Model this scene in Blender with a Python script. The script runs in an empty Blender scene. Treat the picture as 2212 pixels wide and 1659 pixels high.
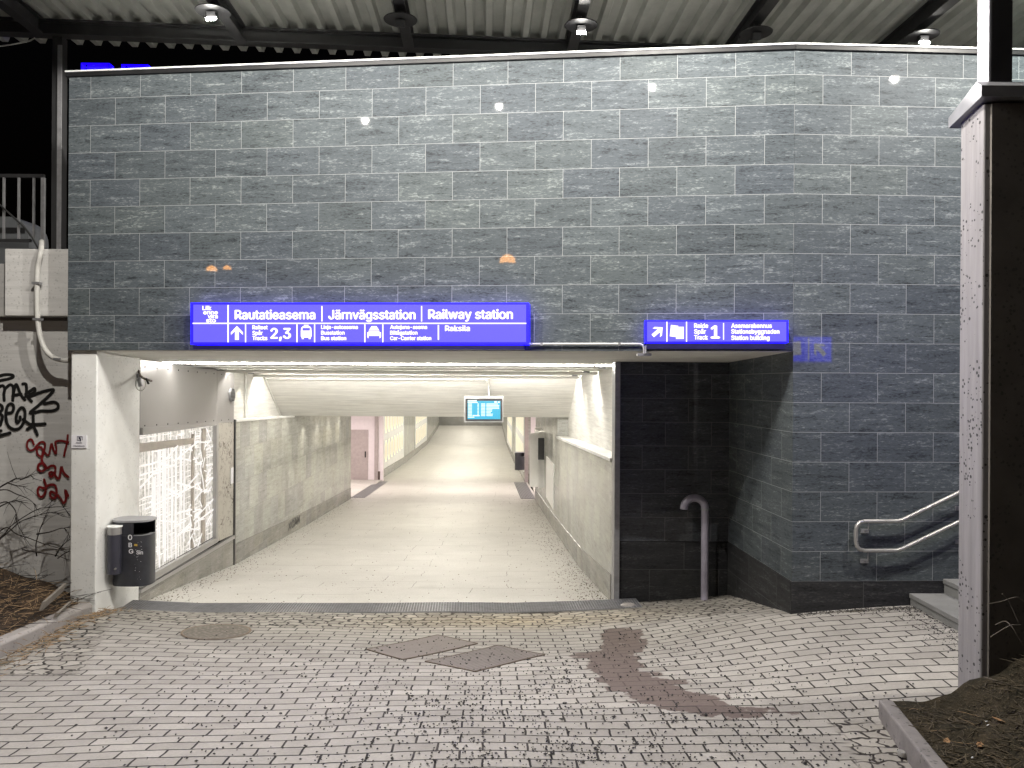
import bpy, math, random
import numpy as np
from mathutils import Vector, Matrix
random.seed(7); rng = np.random.default_rng(7)
SC = bpy.context.scene; COL = SC.collection
# ------------------------------------------------------------------ camera, sky, exposure
F = 1725.0; U0, V0 = 1106.0, 829.5; ROLL = 0.0058          # photo measured on a 2212 x 1659 copy
cr, sr = math.cos(ROLL), math.sin(ROLL)
cam = bpy.data.cameras.new('camera'); camo = bpy.data.objects.new('camera', cam); COL.objects.link(camo)
cam.sensor_width = 36; cam.lens = 36*F/2212; cam.clip_end = 500; cam.clip_start = .05
camo.matrix_world = Matrix(((cr,-sr,0,0),(0,0,-1,0),(sr,cr,0,0),(0,0,0,1)))
SC.camera = camo
W = bpy.data.worlds.new('World'); SC.world = W; W.use_nodes = True
_sky = W.node_tree.nodes.new('ShaderNodeTexSky'); _sky.sky_type = 'NISHITA'; _sky.sun_disc = False
_sky.sun_elevation = math.radians(-4); _sky.sun_rotation = math.radians(200)
_bg = W.node_tree.nodes['Background']; W.node_tree.links.new(_sky.outputs[0], _bg.inputs[0]); _bg.inputs[1].default_value = .05
SC.view_settings.view_transform = 'Standard'; SC.view_settings.look = 'None'
SC.view_settings.exposure = 0; SC.view_settings.gamma = 1
SC.cycles.use_denoising = True; SC.cycles.max_bounces = 8; SC.cycles.diffuse_bounces = 5
SC.cycles.sample_clamp_indirect = 6
LAMP_W = 860.0        # canopy lamps
ROOM_E = 33.0           # tunnel ceiling lights

# ------------------------------------------------------------------ measuring helpers
def ray(u, v):
    x = (u-U0)/F; y = (V0-v)/F
    return Vector((x*cr - y*sr, 1.0, x*sr + y*cr))
def atY(u, v, Y): return ray(u, v)*Y
def onplane(u, v, p, n):
    r = ray(u, v); return r*(Vector(p).dot(n)/r.dot(n))
def proj(P):                                   # numpy (n,3) -> u,v
    x = P[:,0]*cr + P[:,2]*sr; y = -P[:,0]*sr + P[:,2]*cr
    return U0 + F*x/P[:,1], V0 - F*y/P[:,1]
DIR = Vector((-.034, 1, 0)).normalized()       # the tunnel runs this way
XL = lambda y: -4.45-.034*y                    # tunnel walls
XR = lambda y: 1.70-.034*y
FLOOR = ([10.0,10.3,14.23,20,26.7,33.3,45.3,61.7,75.7,80,90],[2.84,2.86,3.25,3.56,3.85,4.09,4.47,4.72,4.25,3.95,3.1])
fz = lambda y: -float(np.interp(y, *FLOOR))
cz = lambda y: .30-.021*(y-10.3)               # soffit / ceiling height

# ------------------------------------------------------------------ object helpers
def tag(o, label=None, cat=None, group=None, kind=None):
    if label: o['label'] = label
    if cat: o['category'] = cat
    if group: o['group'] = group
    if kind: o['kind'] = kind
    return o
def thing(name, label, cat, loc, group=None):
    o = bpy.data.objects.new(name, None); COL.objects.link(o); o.location = loc; o.empty_display_size = .1
    return tag(o, label, cat, group)
class MB:
    def __init__(s): s.v = []; s.f = []; s.uv = {}; s.sm = []
    def add(s, vs, fs, smooth=False):
        b = len(s.v); s.v += [Vector(p) for p in vs]
        for f in fs: s.f.append([b+i for i in f]); s.sm.append(smooth)
        return s
    def quad(s, a, b, c, d): return s.add([a,b,c,d], [(0,1,2,3)])
    def poly(s, pts): return s.add(pts, [tuple(range(len(pts)))])
    def hexa(s, p):                              # 8 points: bottom 4 (ccw), top 4
        return s.add(p, [(3,2,1,0),(4,5,6,7),(0,1,5,4),(1,2,6,5),(2,3,7,6),(3,0,4,7)])
    def box(s, x0, x1, y0, y1, z0, z1):
        return s.hexa([(x0,y0,z0),(x1,y0,z0),(x1,y1,z0),(x0,y1,z0),(x0,y0,z1),(x1,y0,z1),(x1,y1,z1),(x0,y1,z1)])
    def obox(s, c, ex, ey, ez):                  # centre and three half-vectors
        c, ex, ey, ez = map(Vector, (c, ex, ey, ez))
        return s.hexa([c-ex-ey-ez, c+ex-ey-ez, c+ex+ey-ez, c-ex+ey-ez, c-ex-ey+ez, c+ex-ey+ez, c+ex+ey+ez, c-ex+ey+ez])
    def prism(s, pts, d):                        # planar outline pushed along d
        n = len(pts); d = Vector(d); pts = [Vector(p) for p in pts]
        fs = [tuple(range(n)), tuple(range(2*n-1, n-1, -1))] + [(i, n+i, n+(i+1)%n, (i+1)%n) for i in range(n)]
        return s.add(pts+[p+d for p in pts], fs)
    def tube(s, pts, r, seg=10, cap=True):
        pts = [Vector(p) for p in pts]; n = len(pts); rs = r if isinstance(r, (list,tuple)) else [r]*n
        up = None; rings = []
        for i, p in enumerate(pts):
            t = (pts[min(i+1,n-1)]-pts[max(i-1,0)]).normalized()
            if up is None:
                up = t.orthogonal().normalized()
            up = (up - t*up.dot(t)); up = up.normalized() if up.length > 1e-6 else t.orthogonal().normalized()
            w = t.cross(up)
            rings.append([p+(up*math.cos(a)+w*math.sin(a))*rs[i] for a in [2*math.pi*k/seg for k in range(seg)]])
        vs = [q for rg in rings for q in rg]; fs = []
        for i in range(n-1):
            for k in range(seg):
                a = i*seg+k; b = i*seg+(k+1)%seg; fs.append((a, b, b+seg, a+seg))
        s.add(vs, fs, True)
        if cap: s.add(rings[0], [tuple(range(seg-1,-1,-1))]); s.add(rings[-1], [tuple(range(seg))])
        return s
    def lathe(s, prof, c, seg=24, sx=1, sy=1):
        c = Vector(c); n = len(prof); vs = []
        for r, z in prof:
            for k in range(seg):
                a = 2*math.pi*k/seg; vs.append(c+Vector((r*sx*math.cos(a), r*sy*math.sin(a), z)))
        fs = [(i*seg+k, i*seg+(k+1)%seg, (i+1)*seg+(k+1)%seg, (i+1)*seg+k) for i in range(n-1) for k in range(seg)]
        s.add(vs, fs, True)
        s.add(vs[:seg], [tuple(range(seg-1,-1,-1))]); s.add(vs[-seg:], [tuple(range(seg))]); return s
    def ribbon(s, pts, w, n, off=0.0, doff=0.0):
        pts = [Vector(p) for p in pts]; n = Vector(n); L = len(pts); a = []; b = []
        for i, p in enumerate(pts):
            t = (pts[min(i+1,L-1)]-pts[max(i-1,0)]).normalized(); q = n.cross(t).normalized()*w*.5; o = n*(off+doff*i)
            a.append(p+q+o); b.append(p-q+o)
        t0 = (pts[0]-pts[1]).normalized()*w*.4; t1 = (pts[-1]-pts[-2]).normalized()*w*.4
        q0 = n.cross(t0).normalized()*w*.25
        s.add(a+b, [(i, i+1, L+i+1, L+i) for i in range(L-1)])
        for e, A, B, t in ((0, a[0], b[0], t0), (1, a[-1], b[-1], t1)):
            m = (A-B)*.28; c = (A+B)*.5+t
            s.add([A, B, c-m, c+m], [(0,1,2,3)])
        return s
    def build(s, name, mat, parent=None, origin=None, bevel=0, smooth=False, uvf=None):
        if parent is not None: org = Vector(parent.matrix_basis.translation)
        elif origin is not None: org = Vector(origin)
        else:
            xs = np.array([tuple(p) for p in s.v]); org = Vector(((xs[:,0].min()+xs[:,0].max())/2, (xs[:,1].min()+xs[:,1].max())/2, xs[:,2].min()))
        if parent is not None and parent.parent is not None: org = org + Vector(parent.parent.matrix_basis.translation)
        me = bpy.data.meshes.new(name)
        me.from_pydata([tuple(p-org) for p in s.v], [], s.f); me.update()
        uvl = me.uv_layers.new(name='UVMap'); vw = s.v
        for pl in me.polygons:
            n = pl.normal
            if abs(n.z) > .75: g = lambda p: (p.x, p.y)
            else:
                t = Vector((n.y, -n.x, 0)); t.normalize()
                if (abs(t.x) > abs(t.y) and t.x < 0) or (abs(t.x) <= abs(t.y) and t.y < 0): t = -t
                g = lambda p, t=t: (p.dot(t), p.z)
            if uvf: g = uvf
            for li in pl.loop_indices: uvl.data[li].uv = g(vw[me.loops[li].vertex_index])
        me.polygons.foreach_set('use_smooth', [bool(x) or smooth for x in s.sm])
        me.materials.append(mat)
        o = bpy.data.objects.new(name, me); COL.objects.link(o); o.location = org
        if parent is not None:
            o.parent = parent; base = Vector(parent.matrix_basis.translation)
            if parent.parent is not None: base += Vector(parent.parent.matrix_basis.translation)
            o.location = org-base
        if bevel:
            m = o.modifiers.new('bevel', 'BEVEL'); m.width = bevel; m.segments = 2; m.limit_method = 'ANGLE'; m.angle_limit = .6
        return o
def smoothline(pts, k=5):
    P = [Vector(p) for p in pts]; out = []
    if len(P) < 3: return P
    for i in range(len(P)-1):
        a, b, c, d = P[max(i-1,0)], P[i], P[i+1], P[min(i+2,len(P)-1)]
        for j in range(k):
            t = j/k
            out.append(.5*((2*b)+(c-a)*t+(2*a-5*b+4*c-d)*t*t+(3*b-3*c+d-a)*t**3))
    return out+[P[-1]]
try: FONT = bpy.data.fonts.load(bpy.utils.resource_path('LOCAL')+'/datafiles/fonts/Inter.woff2')   # Blender's own interface font
except Exception: FONT = None
def text_into(mb, s, org, right, capvec, n, width=None, weight=0.0):
    """flat letters: starts at org, runs along right; capvec = cap-height vector; width fits the string"""
    cu = bpy.data.curves.new('t', 'FONT'); cu.body = s; cu.size = 1; cu.font = FONT or cu.font; cu.resolution_u = 3
    o = bpy.data.objects.new('t', cu); COL.objects.link(o)
    me = bpy.data.meshes.new_from_object(o.evaluated_get(bpy.context.evaluated_depsgraph_get()))
    xs = [v.co.x for v in me.vertices]; x0, x1 = min(xs), max(xs)
    ch = .51 if FONT else .72
    ux = Vector(right).normalized(); k = (width/(x1-x0)) if width else Vector(capvec).length/ch
    b = len(mb.v)
    cl = Vector(capvec).length
    for j, (a_, b_) in enumerate(((0,0),(1,0),(-1,0),(0,1),(0,-1)) if weight > 0 else ((0,0),)):     # stroke weight
        mb.add([Vector(org)+ux*((v.co.x-x0)*k+a_*weight*cl*1.3)+Vector(capvec)*(v.co.y/ch+b_*weight*.8)+Vector(n)*(j*.0002) for v in me.vertices], [tuple(p.vertices) for p in me.polygons])
    bpy.data.objects.remove(o); bpy.data.curves.remove(cu); bpy.data.meshes.remove(me)

# ------------------------------------------------------------------ materials
class NT:
    def __init__(s, name):
        s.m = bpy.data.materials.new(name); s.m.use_nodes = True; s.t = s.m.node_tree
        s.b = s.t.nodes['Principled BSDF']
    def n(s, typ, ins=None, **props):
        nd = s.t.nodes.new('ShaderNode'+typ)
        for k, v in props.items(): setattr(nd, k, v)
        for k, v in (ins or {}).items(): s.set(nd.inputs[k], v)
        return nd
    def set(s, sock, v):
        if isinstance(v, bpy.types.NodeSocket): s.t.links.new(v, sock)
        elif isinstance(v, bpy.types.Node): s.t.links.new(v.outputs[0], sock)
        else: sock.default_value = v
    def math(s, op, a, b=0.0, c=None):
        d = {0:a, 1:b}
        if c is not None: d[2] = c
        return s.n('Math', d, operation=op).outputs[0]
    def uv(s): return s.n('UVMap', uv_map='UVMap').outputs[0]
    def comb(s, x, y, z=0.0): return s.n('CombineXYZ', {0:x,1:y,2:z}).outputs[0]
    def noise(s, vec, scale, detail=4, rough=.55, dist=0.0):
        return s.n('TexNoise', {'Vector':vec,'Scale':scale,'Detail':detail,'Roughness':rough,'Distortion':dist}).outputs[0]
    def ramp(s, fac, stops):
        r = s.n('ValToRGB', {0:fac}); e = r.color_ramp.elements
        while len(e) < len(stops): e.new(.5)
        for el, (p, c) in zip(e, stops): el.position = p; el.color = (c if len(c) == 4 else (*c,1)) if not isinstance(c, float) else (c,c,c,1)
        return r.outputs[0]
    def mix(s, fac, a, b, mode='MIX'):
        m = s.n('Mix', data_type='RGBA', blend_type=mode)
        s.set(m.inputs[0], fac); s.set(m.inputs[6], a); s.set(m.inputs[7], b); return m.outputs[2]
    def bump(s, h, strength=.3, dist=.01):
        s.set(s.b.inputs['Normal'], s.n('Bump', {'Height':h,'Strength':strength,'Distance':dist}).outputs[0])
    def out(s, color=None, rough=None, metal=None, spec=None):
        for k, v in (('Base Color',color),('Roughness',rough),('Metallic',metal),('Specular IOR Level',spec)):
            if v is not None: s.set(s.b.inputs[k], v)
        return s.m
def c4(r, g, b): return (r, g, b, 1)
def plain(name, col, rough=.6, metal=0.0, var=.12, scale=8.0, bump=0.0, spec=.5):
    N = NT(name); tc = N.n('TexCoord').outputs['Object']
    f = N.noise(tc, scale, 5, .6)
    c = N.mix(N.ramp(f, [(.3,0.0),(.75,1.0)]), c4(*[x*(1-var) for x in col]), c4(*[min(1,x*(1+var)) for x in col]))
    if bump: N.bump(N.noise(tc, scale*6, 4), bump, .004)
    r = N.math('MULTIPLY_ADD', f, .25, rough-.12)
    return N.out(c, r, metal, spec)
def emit(name, col, strength):
    N = NT(name); N.set(N.b.inputs['Base Color'], c4(.02,.02,.02)); N.set(N.b.inputs['Emission Color'], c4(*col)); N.b.inputs['Emission Strength'].default_value = strength
    N.b.inputs['Roughness'].default_value = .4
    return N.m
def slate(name, dark, mid, light, grout, w=.6, h=.31, vo=6.375, rough=(.22,.5), mort=.0030, uo=0.0, coat=.55, dirt=0.0):
    N = NT(name); uv = N.uv(); sp = N.n('SeparateXYZ', {0:uv}); u = N.math('ADD', sp.outputs[0], uo); v = N.math('ADD', sp.outputs[1], vo)
    br = N.n('TexBrick', {'Vector':N.comb(u,v),'Scale':1.0,'Mortar Size':mort,'Mortar Smooth':.1,'Brick Width':w,'Row Height':h,'Bias':0.0}, offset=.5, offset_frequency=2)
    row = N.math('FLOOR', N.math('DIVIDE', v, h)); ev = N.math('SUBTRACT', 1.0, N.math('FLOORED_MODULO', row, 2.0))
    colm = N.math('FLOOR', N.math('DIVIDE', N.math('ADD', u, N.math('MULTIPLY', ev, w*.5)), w))
    wn = N.n('TexWhiteNoise', {'Vector':N.comb(colm,row,3.0)}, noise_dimensions='3D'); rv, rc = wn.outputs[0], N.n('SeparateColor', {0:wn.outputs[1]})
    R1, R2, R3 = rc.outputs[0], rc.outputs[1], rc.outputs[2]
    st = N.noise(N.comb(N.math('MULTIPLY_ADD', u, 2.2, N.math('MULTIPLY', R1, 60.0)), N.math('MULTIPLY', v, 15.0), N.math('MULTIPLY', R2, 30.0)), 1.0, 8, .68, .35)
    fine = N.noise(N.comb(N.math('MULTIPLY_ADD', u, 22.0, N.math('MULTIPLY', R2, 60.0)), N.math('MULTIPLY', v, 70.0), N.math('MULTIPLY', R1, 30.0)), 1.0, 3, .7, .6)
    mot = N.noise(N.comb(N.math('MULTIPLY_ADD', u, 5.0, N.math('MULTIPLY', R3, 40.0)), N.math('MULTIPLY', v, 12.0), 0.0), 1.0, 5, .6)
    s2 = N.math('ADD', N.math('MULTIPLY', st, .5), N.math('MULTIPLY', fine, .5))
    s2 = N.math('ADD', N.math('MULTIPLY', N.math('SUBTRACT', s2, .5), N.math('MULTIPLY_ADD', mot, 2.7, .30)), .5)
    c = N.ramp(s2, [(.28,dark),(.47,mid),(.56,mid),(.74,light)])
    c = N.mix(1.0, c, N.comb(N.math('MULTIPLY_ADD', R1, .26, .86), N.math('MULTIPLY_ADD', R1, .26, .87), N.math('MULTIPLY_ADD', N.math('ADD', N.math('MULTIPLY',R1,.8), N.math('MULTIPLY',R3,.2)), .26, .88)), 'MULTIPLY')
    if dirt:
        d = N.noise(N.comb(N.math('MULTIPLY',u,1.5), N.math('MULTIPLY',v,.7), 5.0), 1.0, 6, .65)
        c = N.mix(N.math('MULTIPLY', N.ramp(d, [(.42,0.0),(.68,1.0)]), dirt), c, c4(.10,.085,.06))
    c = N.mix(br.outputs[1], c, c4(*grout))
    N.bump(N.math('SUBTRACT', N.math('MULTIPLY', s2, .35), N.math('MULTIPLY', br.outputs[1], .6)), .28, .004)
    r = N.math('MULTIPLY_ADD', fine, rough[1]-rough[0], rough[0]+.2)
    N.set(N.b.inputs['Coat Weight'], coat); N.set(N.b.inputs['Coat Roughness'], .02); N.set(N.b.inputs['Coat IOR'], 1.45)
    return N.out(c, r, 0.0, .15)
def concrete(name, col, var=.2, board=None, pits=0.0, rough=.8, bump=.35, stain=.35, stc=(.18,.16,.13)):
    """board: 'u' / 'v' = direction of the form boards in uv"""
    N = NT(name); uv = N.uv(); sp = N.n('SeparateXYZ', {0:uv}); u, v = sp.outputs[0], sp.outputs[1]
    if board == 'u': vec = N.comb(N.math('MULTIPLY',u,1.1), N.math('MULTIPLY',v,17.0), 0.0)
    elif board == 'v': vec = N.comb(N.math('MULTIPLY',u,17.0), N.math('MULTIPLY',v,1.1), 0.0)
    else: vec = N.comb(N.math('MULTIPLY',u,3.0), N.math('MULTIPLY',v,3.0), 0.0)
    a = N.noise(vec, 1.0, 8, .65, .25); big = N.noise(uv, 1.6, 6, .65); fine = N.noise(uv, 60.0, 3, .6)
    c = N.mix(N.ramp(a, [(.3,0.0),(.7,1.0)]), c4(*[x*(1-var) for x in col]), c4(*[min(1,x*(1+var*.5)) for x in col]))
    c = N.mix(N.math('MULTIPLY', N.ramp(big, [(.5,0.0),(.75,1.0)]), stain), c, c4(*stc))
    h = N.math('ADD', N.math('MULTIPLY', a, 1.0), N.math('MULTIPLY', fine, .22))
    if pits:
        vo = N.n('TexVoronoi', {'Vector':uv,'Scale':32.0,'Randomness':1.0}); sel = N.n('TexWhiteNoise', {'Vector':vo.outputs['Position']}, noise_dimensions='3D')
        pm = N.math('MULTIPLY', N.math('LESS_THAN', vo.outputs[0], N.math('MULTIPLY', sel.outputs[0], .42)), N.math('GREATER_THAN', N.noise(uv, 2.3, 4, .6), .50))
        c = N.mix(N.math('MULTIPLY', pm, pits), c, c4(.03,.03,.03)); h = N.math('SUBTRACT', h, pm)
    N.bump(h, bump, .012)
    return N.out(c, rough, 0.0, .4)
def steel(name, col=(.55,.55,.54), rough=.28, aniso=True):
    N = NT(name); tc = N.n('TexCoord').outputs['Object']
    f = N.noise(N.n('Mapping', {'Vector':tc,'Scale':(3,3,40)}).outputs[0], 2.0, 5, .6)
    return N.out(N.mix(f, c4(*[x*.75 for x in col]), c4(*col)), N.math('MULTIPLY_ADD', f, .22, rough-.08), 1.0)
M = {}
M['slate'] = slate('slate_tile', (.022,.026,.029), (.070,.081,.088), (.19,.207,.21), (.31,.32,.325), mort=.0020)
M['slate_niche'] = slate('slate_tile_niche_shade', (.018,.020,.024), (.054,.058,.066), (.13,.135,.145), (.15,.15,.16))  # darker, bluer slate: the niche's shade and blue cast put into the colour
M['skirt'] = slate('slate_skirting', (.010,.010,.011), (.026,.026,.027), (.07,.07,.07), (.07,.07,.07), coat=.2, w=.9, h=.45, vo=6.0, rough=(.4,.6))
M['tile_in'] = slate('tunnel_tile', (.24,.236,.208), (.40,.398,.36), (.56,.555,.52), (.29,.28,.25), w=.6, h=.6, vo=6.0, rough=(.22,.42), mort=.003, dirt=.3)
M['tile_base'] = slate('tunnel_skirting_tile', (.14,.132,.118), (.26,.248,.222), (.42,.41,.375), (.32,.31,.29), w=.6, h=.4, vo=6.0, rough=(.35,.55), dirt=.35)
M['white_board'] = concrete('white_painted_board_concrete', (.74,.73,.69), .22, 'u', 0, .75, 1.0, .25, (.42,.39,.33))
M['white_wall'] = concrete('white_painted_concrete', (.72,.72,.70), .08, None, .16, .75, .25, .3, (.46,.43,.38))
M['wing'] = concrete('whitewashed_board_concrete', (.52,.51,.495), .14, 'u', .2, .8, .35, .35, (.33,.32,.30))
M['pillar'] = concrete('pitted_concrete', (.225,.215,.222), .22, 'v', .95, .85, .3, .18, (.28,.26,.25))
M['concrete_shaded'] = concrete('shaded_concrete', (.11,.10,.09), .2, None, .5, .85, .2, .2, (.02,.02,.02))  # darkened concrete with shade put into its colour
M['kerb'] = concrete('kerb_granite', (.29,.27,.255), .25, None, .3, .85, .5, .3, (.22,.19,.16))
M['step'] = concrete('step_stone', (.20,.20,.195), .2, None, .3, .8, .3, .3, (.15,.15,.15))
M['steel'] = plain('brushed_steel', (.40,.39,.37), .30, .55, .1, 20)
M['sheet'] = plain('sheet_steel', (.40,.39,.385), .36, .55, .06, 2)
M['galv'] = plain('galvanised_steel', (.30,.30,.31), .42, .5, .2, 14)
M['zinc'] = plain('grey_flashing', (.30,.30,.32), .4, .6)
M['black'] = plain('black_paint', (.012,.012,.013), .45)
M['dark_steel'] = plain('dark_steel_paint', (.020,.020,.021), .5)
M['trim_white'] = plain('pale_flashing', (.78,.79,.78), .45)
M['roof'] = plain('grey_roof_sheet', (.42,.43,.40), .5, .25, .15, 3)
M['anthracite'] = plain('anthracite_enamel', (.030,.031,.038), .38, 0, .3, 9)
M['anthracite_lid'] = plain('grey_lid', (.26,.26,.27), .5)
M['white_paint'] = plain('white_enamel', (.72,.71,.69), .4, 0, .05)
M['cable'] = plain('white_conduit', (.55,.54,.51), .5)
M['grey_pipe'] = plain('grey_painted_pipe', (.30,.28,.34), .4, .1, .25, 5)
M['rubber'] = plain('black_rubber', (.015,.015,.015), .6)
M['pink_wall'] = plain('corridor_paint', (.74,.68,.70), .6, 0, .05)
M['door_grey'] = plain('grey_door_paint', (.38,.33,.32), .5)
M['red'] = plain('red_plastic', (.45,.02,.02), .4)
M['paint_black'] = plain('black_spray_paint', (.008,.008,.008), .5)
M['paint_red'] = plain('red_spray_paint', (.16,.008,.010), .5)
M['paint_white'] = plain('white_marker', (.70,.70,.72), .6)
M['paper'] = plain('notice_paper', (.74,.73,.76), .6, 0, .04)
M['ink'] = plain('dark_ink', (.03,.025,.06), .6)
M['wood'] = plain('weathered_board', (.19,.17,.145), .8, 0, .25, 12, .3)
M['twig'] = plain('twig_bark', (.022,.017,.014), .9)
M['straw'] = plain('dry_straw', (.34,.23,.13), .9, 0, .45, 2)
M['grit'] = plain('black_grit', (.020,.017,.016), .7)
M['leaf'] = plain('dead_leaf', (.30,.17,.08), .8, 0, .3, 20)
M['sign_blue'] = emit('sign_blue_light', (.155,.125,13.0), 1.0)
M['sign_white'] = emit('sign_white_light', (1.0,.93,1.0), 1.6)
M['sign_case'] = emit('sign_case_blue', (.016,.0,3.2), 1.0)
M['case_under'] = plain('sign_underside', (.012,.010,.07), .4)
M['led'] = emit('lamp_led', (1,.97,.9), 110.0)
M['strip'] = emit('strip_light', (1,.955,.885), 140.0)
M['room_light'] = emit('ceiling_light_panel', (1,.94,.83), ROOM_E)
M['pink_light'] = emit('corridor_light', (1,.86,.83), 11.0)
M['slot_light'] = emit('slot_glow', (1.0,.88,.58), 1.25)
M['slot_face'] = emit('slot_backing', (1.0,.87,.62), .58)
M['orange'] = emit('sodium_lamp', (1.0,.42,.08), 40.0)

# ------------------------------------------------------------------ ground
GP = np.array([(-4.76,9.1,2.64),(-4.75,7.4,2.58),(-3.2,5.0,2.42),(-2,4,2.3),(0,5,2.36),(0,3,2.16),(0,0,1.85),(0,6.7,2.52),(0,8.8,2.755),
 (-4.8,10.2,2.84),(-2,10.2,2.85),(0,10.2,2.85),(1.35,10.3,2.83),(2.0,10.4,2.79),(2.83,10.4,2.73),(2.92,8.3,2.365),(4.3,8.3,2.29),(2.56,6.1,2.41),
 (1.8,5.1,2.40),(2.5,3.5,2.30),(3,0,1.95),(-4,0,1.95),(-5,-5,1.7),(4,-5,1.7),(0,-8,1.6),(5,5.5,2.33),(1.5,8.2,2.62),(-7,9,2.5),(-7,5,2.4),(6,9,2.2),(-2.4,8.8,2.72)])
def tps_fit(P):
    n = len(P); d = np.hypot(P[:,None,0]-P[None,:,0], P[:,None,1]-P[None,:,1]); K = np.where(d>0, d*d*np.log(d+1e-12), 0)+np.eye(n)*.15
    A = np.zeros((n+3,n+3)); A[:n,:n] = K; A[:n,n] = 1; A[:n,n+1:] = P[:,:2]; A[n,:n] = 1; A[n+1:,:n] = P[:,:2].T
    return np.linalg.solve(A, np.r_[-P[:,2],0,0,0])
TW = tps_fit(GP)
def gz(x, y):
    x = np.atleast_1d(np.asarray(x, float)); y = np.atleast_1d(np.asarray(y, float)); n = len(GP)
    d = np.hypot(x[:,None]-GP[None,:,0], y[:,None]-GP[None,:,1]); K = np.where(d>0, d*d*np.log(d+1e-12), 0)
    return K@TW[:n]+TW[n]+TW[n+1]*x+TW[n+2]*y+.006*np.sin(x*3.1+y*1.7)+.005*np.sin(x*1.3-y*4.1)
def g1(x, y): return float(gz(x, y)[0])
def onground(u, v):
    r = ray(u, v); lo, hi = 1.0, 14.0
    for _ in range(40):
        m = .5*(lo+hi); p = r*m
        if p.z > g1(p.x, p.y): lo = m
        else: hi = m
    return r*hi
def drainY(x): return 10.02+.055*(x+4.75)       # far edge of the drain
def pdist(px, py, poly):                        # signed distance (inside positive), pixels
    poly = np.array(poly, float); n = len(poly); inside = np.zeros(len(px), bool); dm = np.full(len(px), 1e9)
    for i in range(n):
        a, b = poly[i], poly[(i+1)%n]; e = b-a
        t = np.clip(((px-a[0])*e[0]+(py-a[1])*e[1])/(e@e), 0, 1)
        dm = np.minimum(dm, np.hypot(px-a[0]-t*e[0], py-a[1]-t*e[1]))
        c = (a[1] > py) != (b[1] > py)
        with np.errstate(divide='ignore', invalid='ignore'): inside ^= c & (px < e[0]*(py-a[1])/(e[1] if e[1] else 1e-9)+a[0])
    return np.where(inside, dm, -dm)
def q5(x, y): return ((1000+x/2.765)/1.1573, (1480+y/2.765)/1.1573)
def q6(x, y): return ((1760+x/2.765)/1.1573, (1500+y/2.765)/1.1573)
def q2(x, y): return ((x/1.728)/1.1573, (1440+y/1.728)/1.1573)
SAND = [q5(*p) for p in ((1400,265),(1650,260),(1720,360),(1650,440),(1700,560),(1830,590),(1980,660),(2210,735))]+[q6(*p) for p in ((200,735),(400,745),(500,752),(660,768),(650,792),(500,790),(200,795),(0,810))]+[q5(*p) for p in ((2000,808),(1800,790),(1600,750),(1430,690),(1380,620),(1330,560),(1290,470),(1180,430),(1380,370),(1390,300))]
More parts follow.
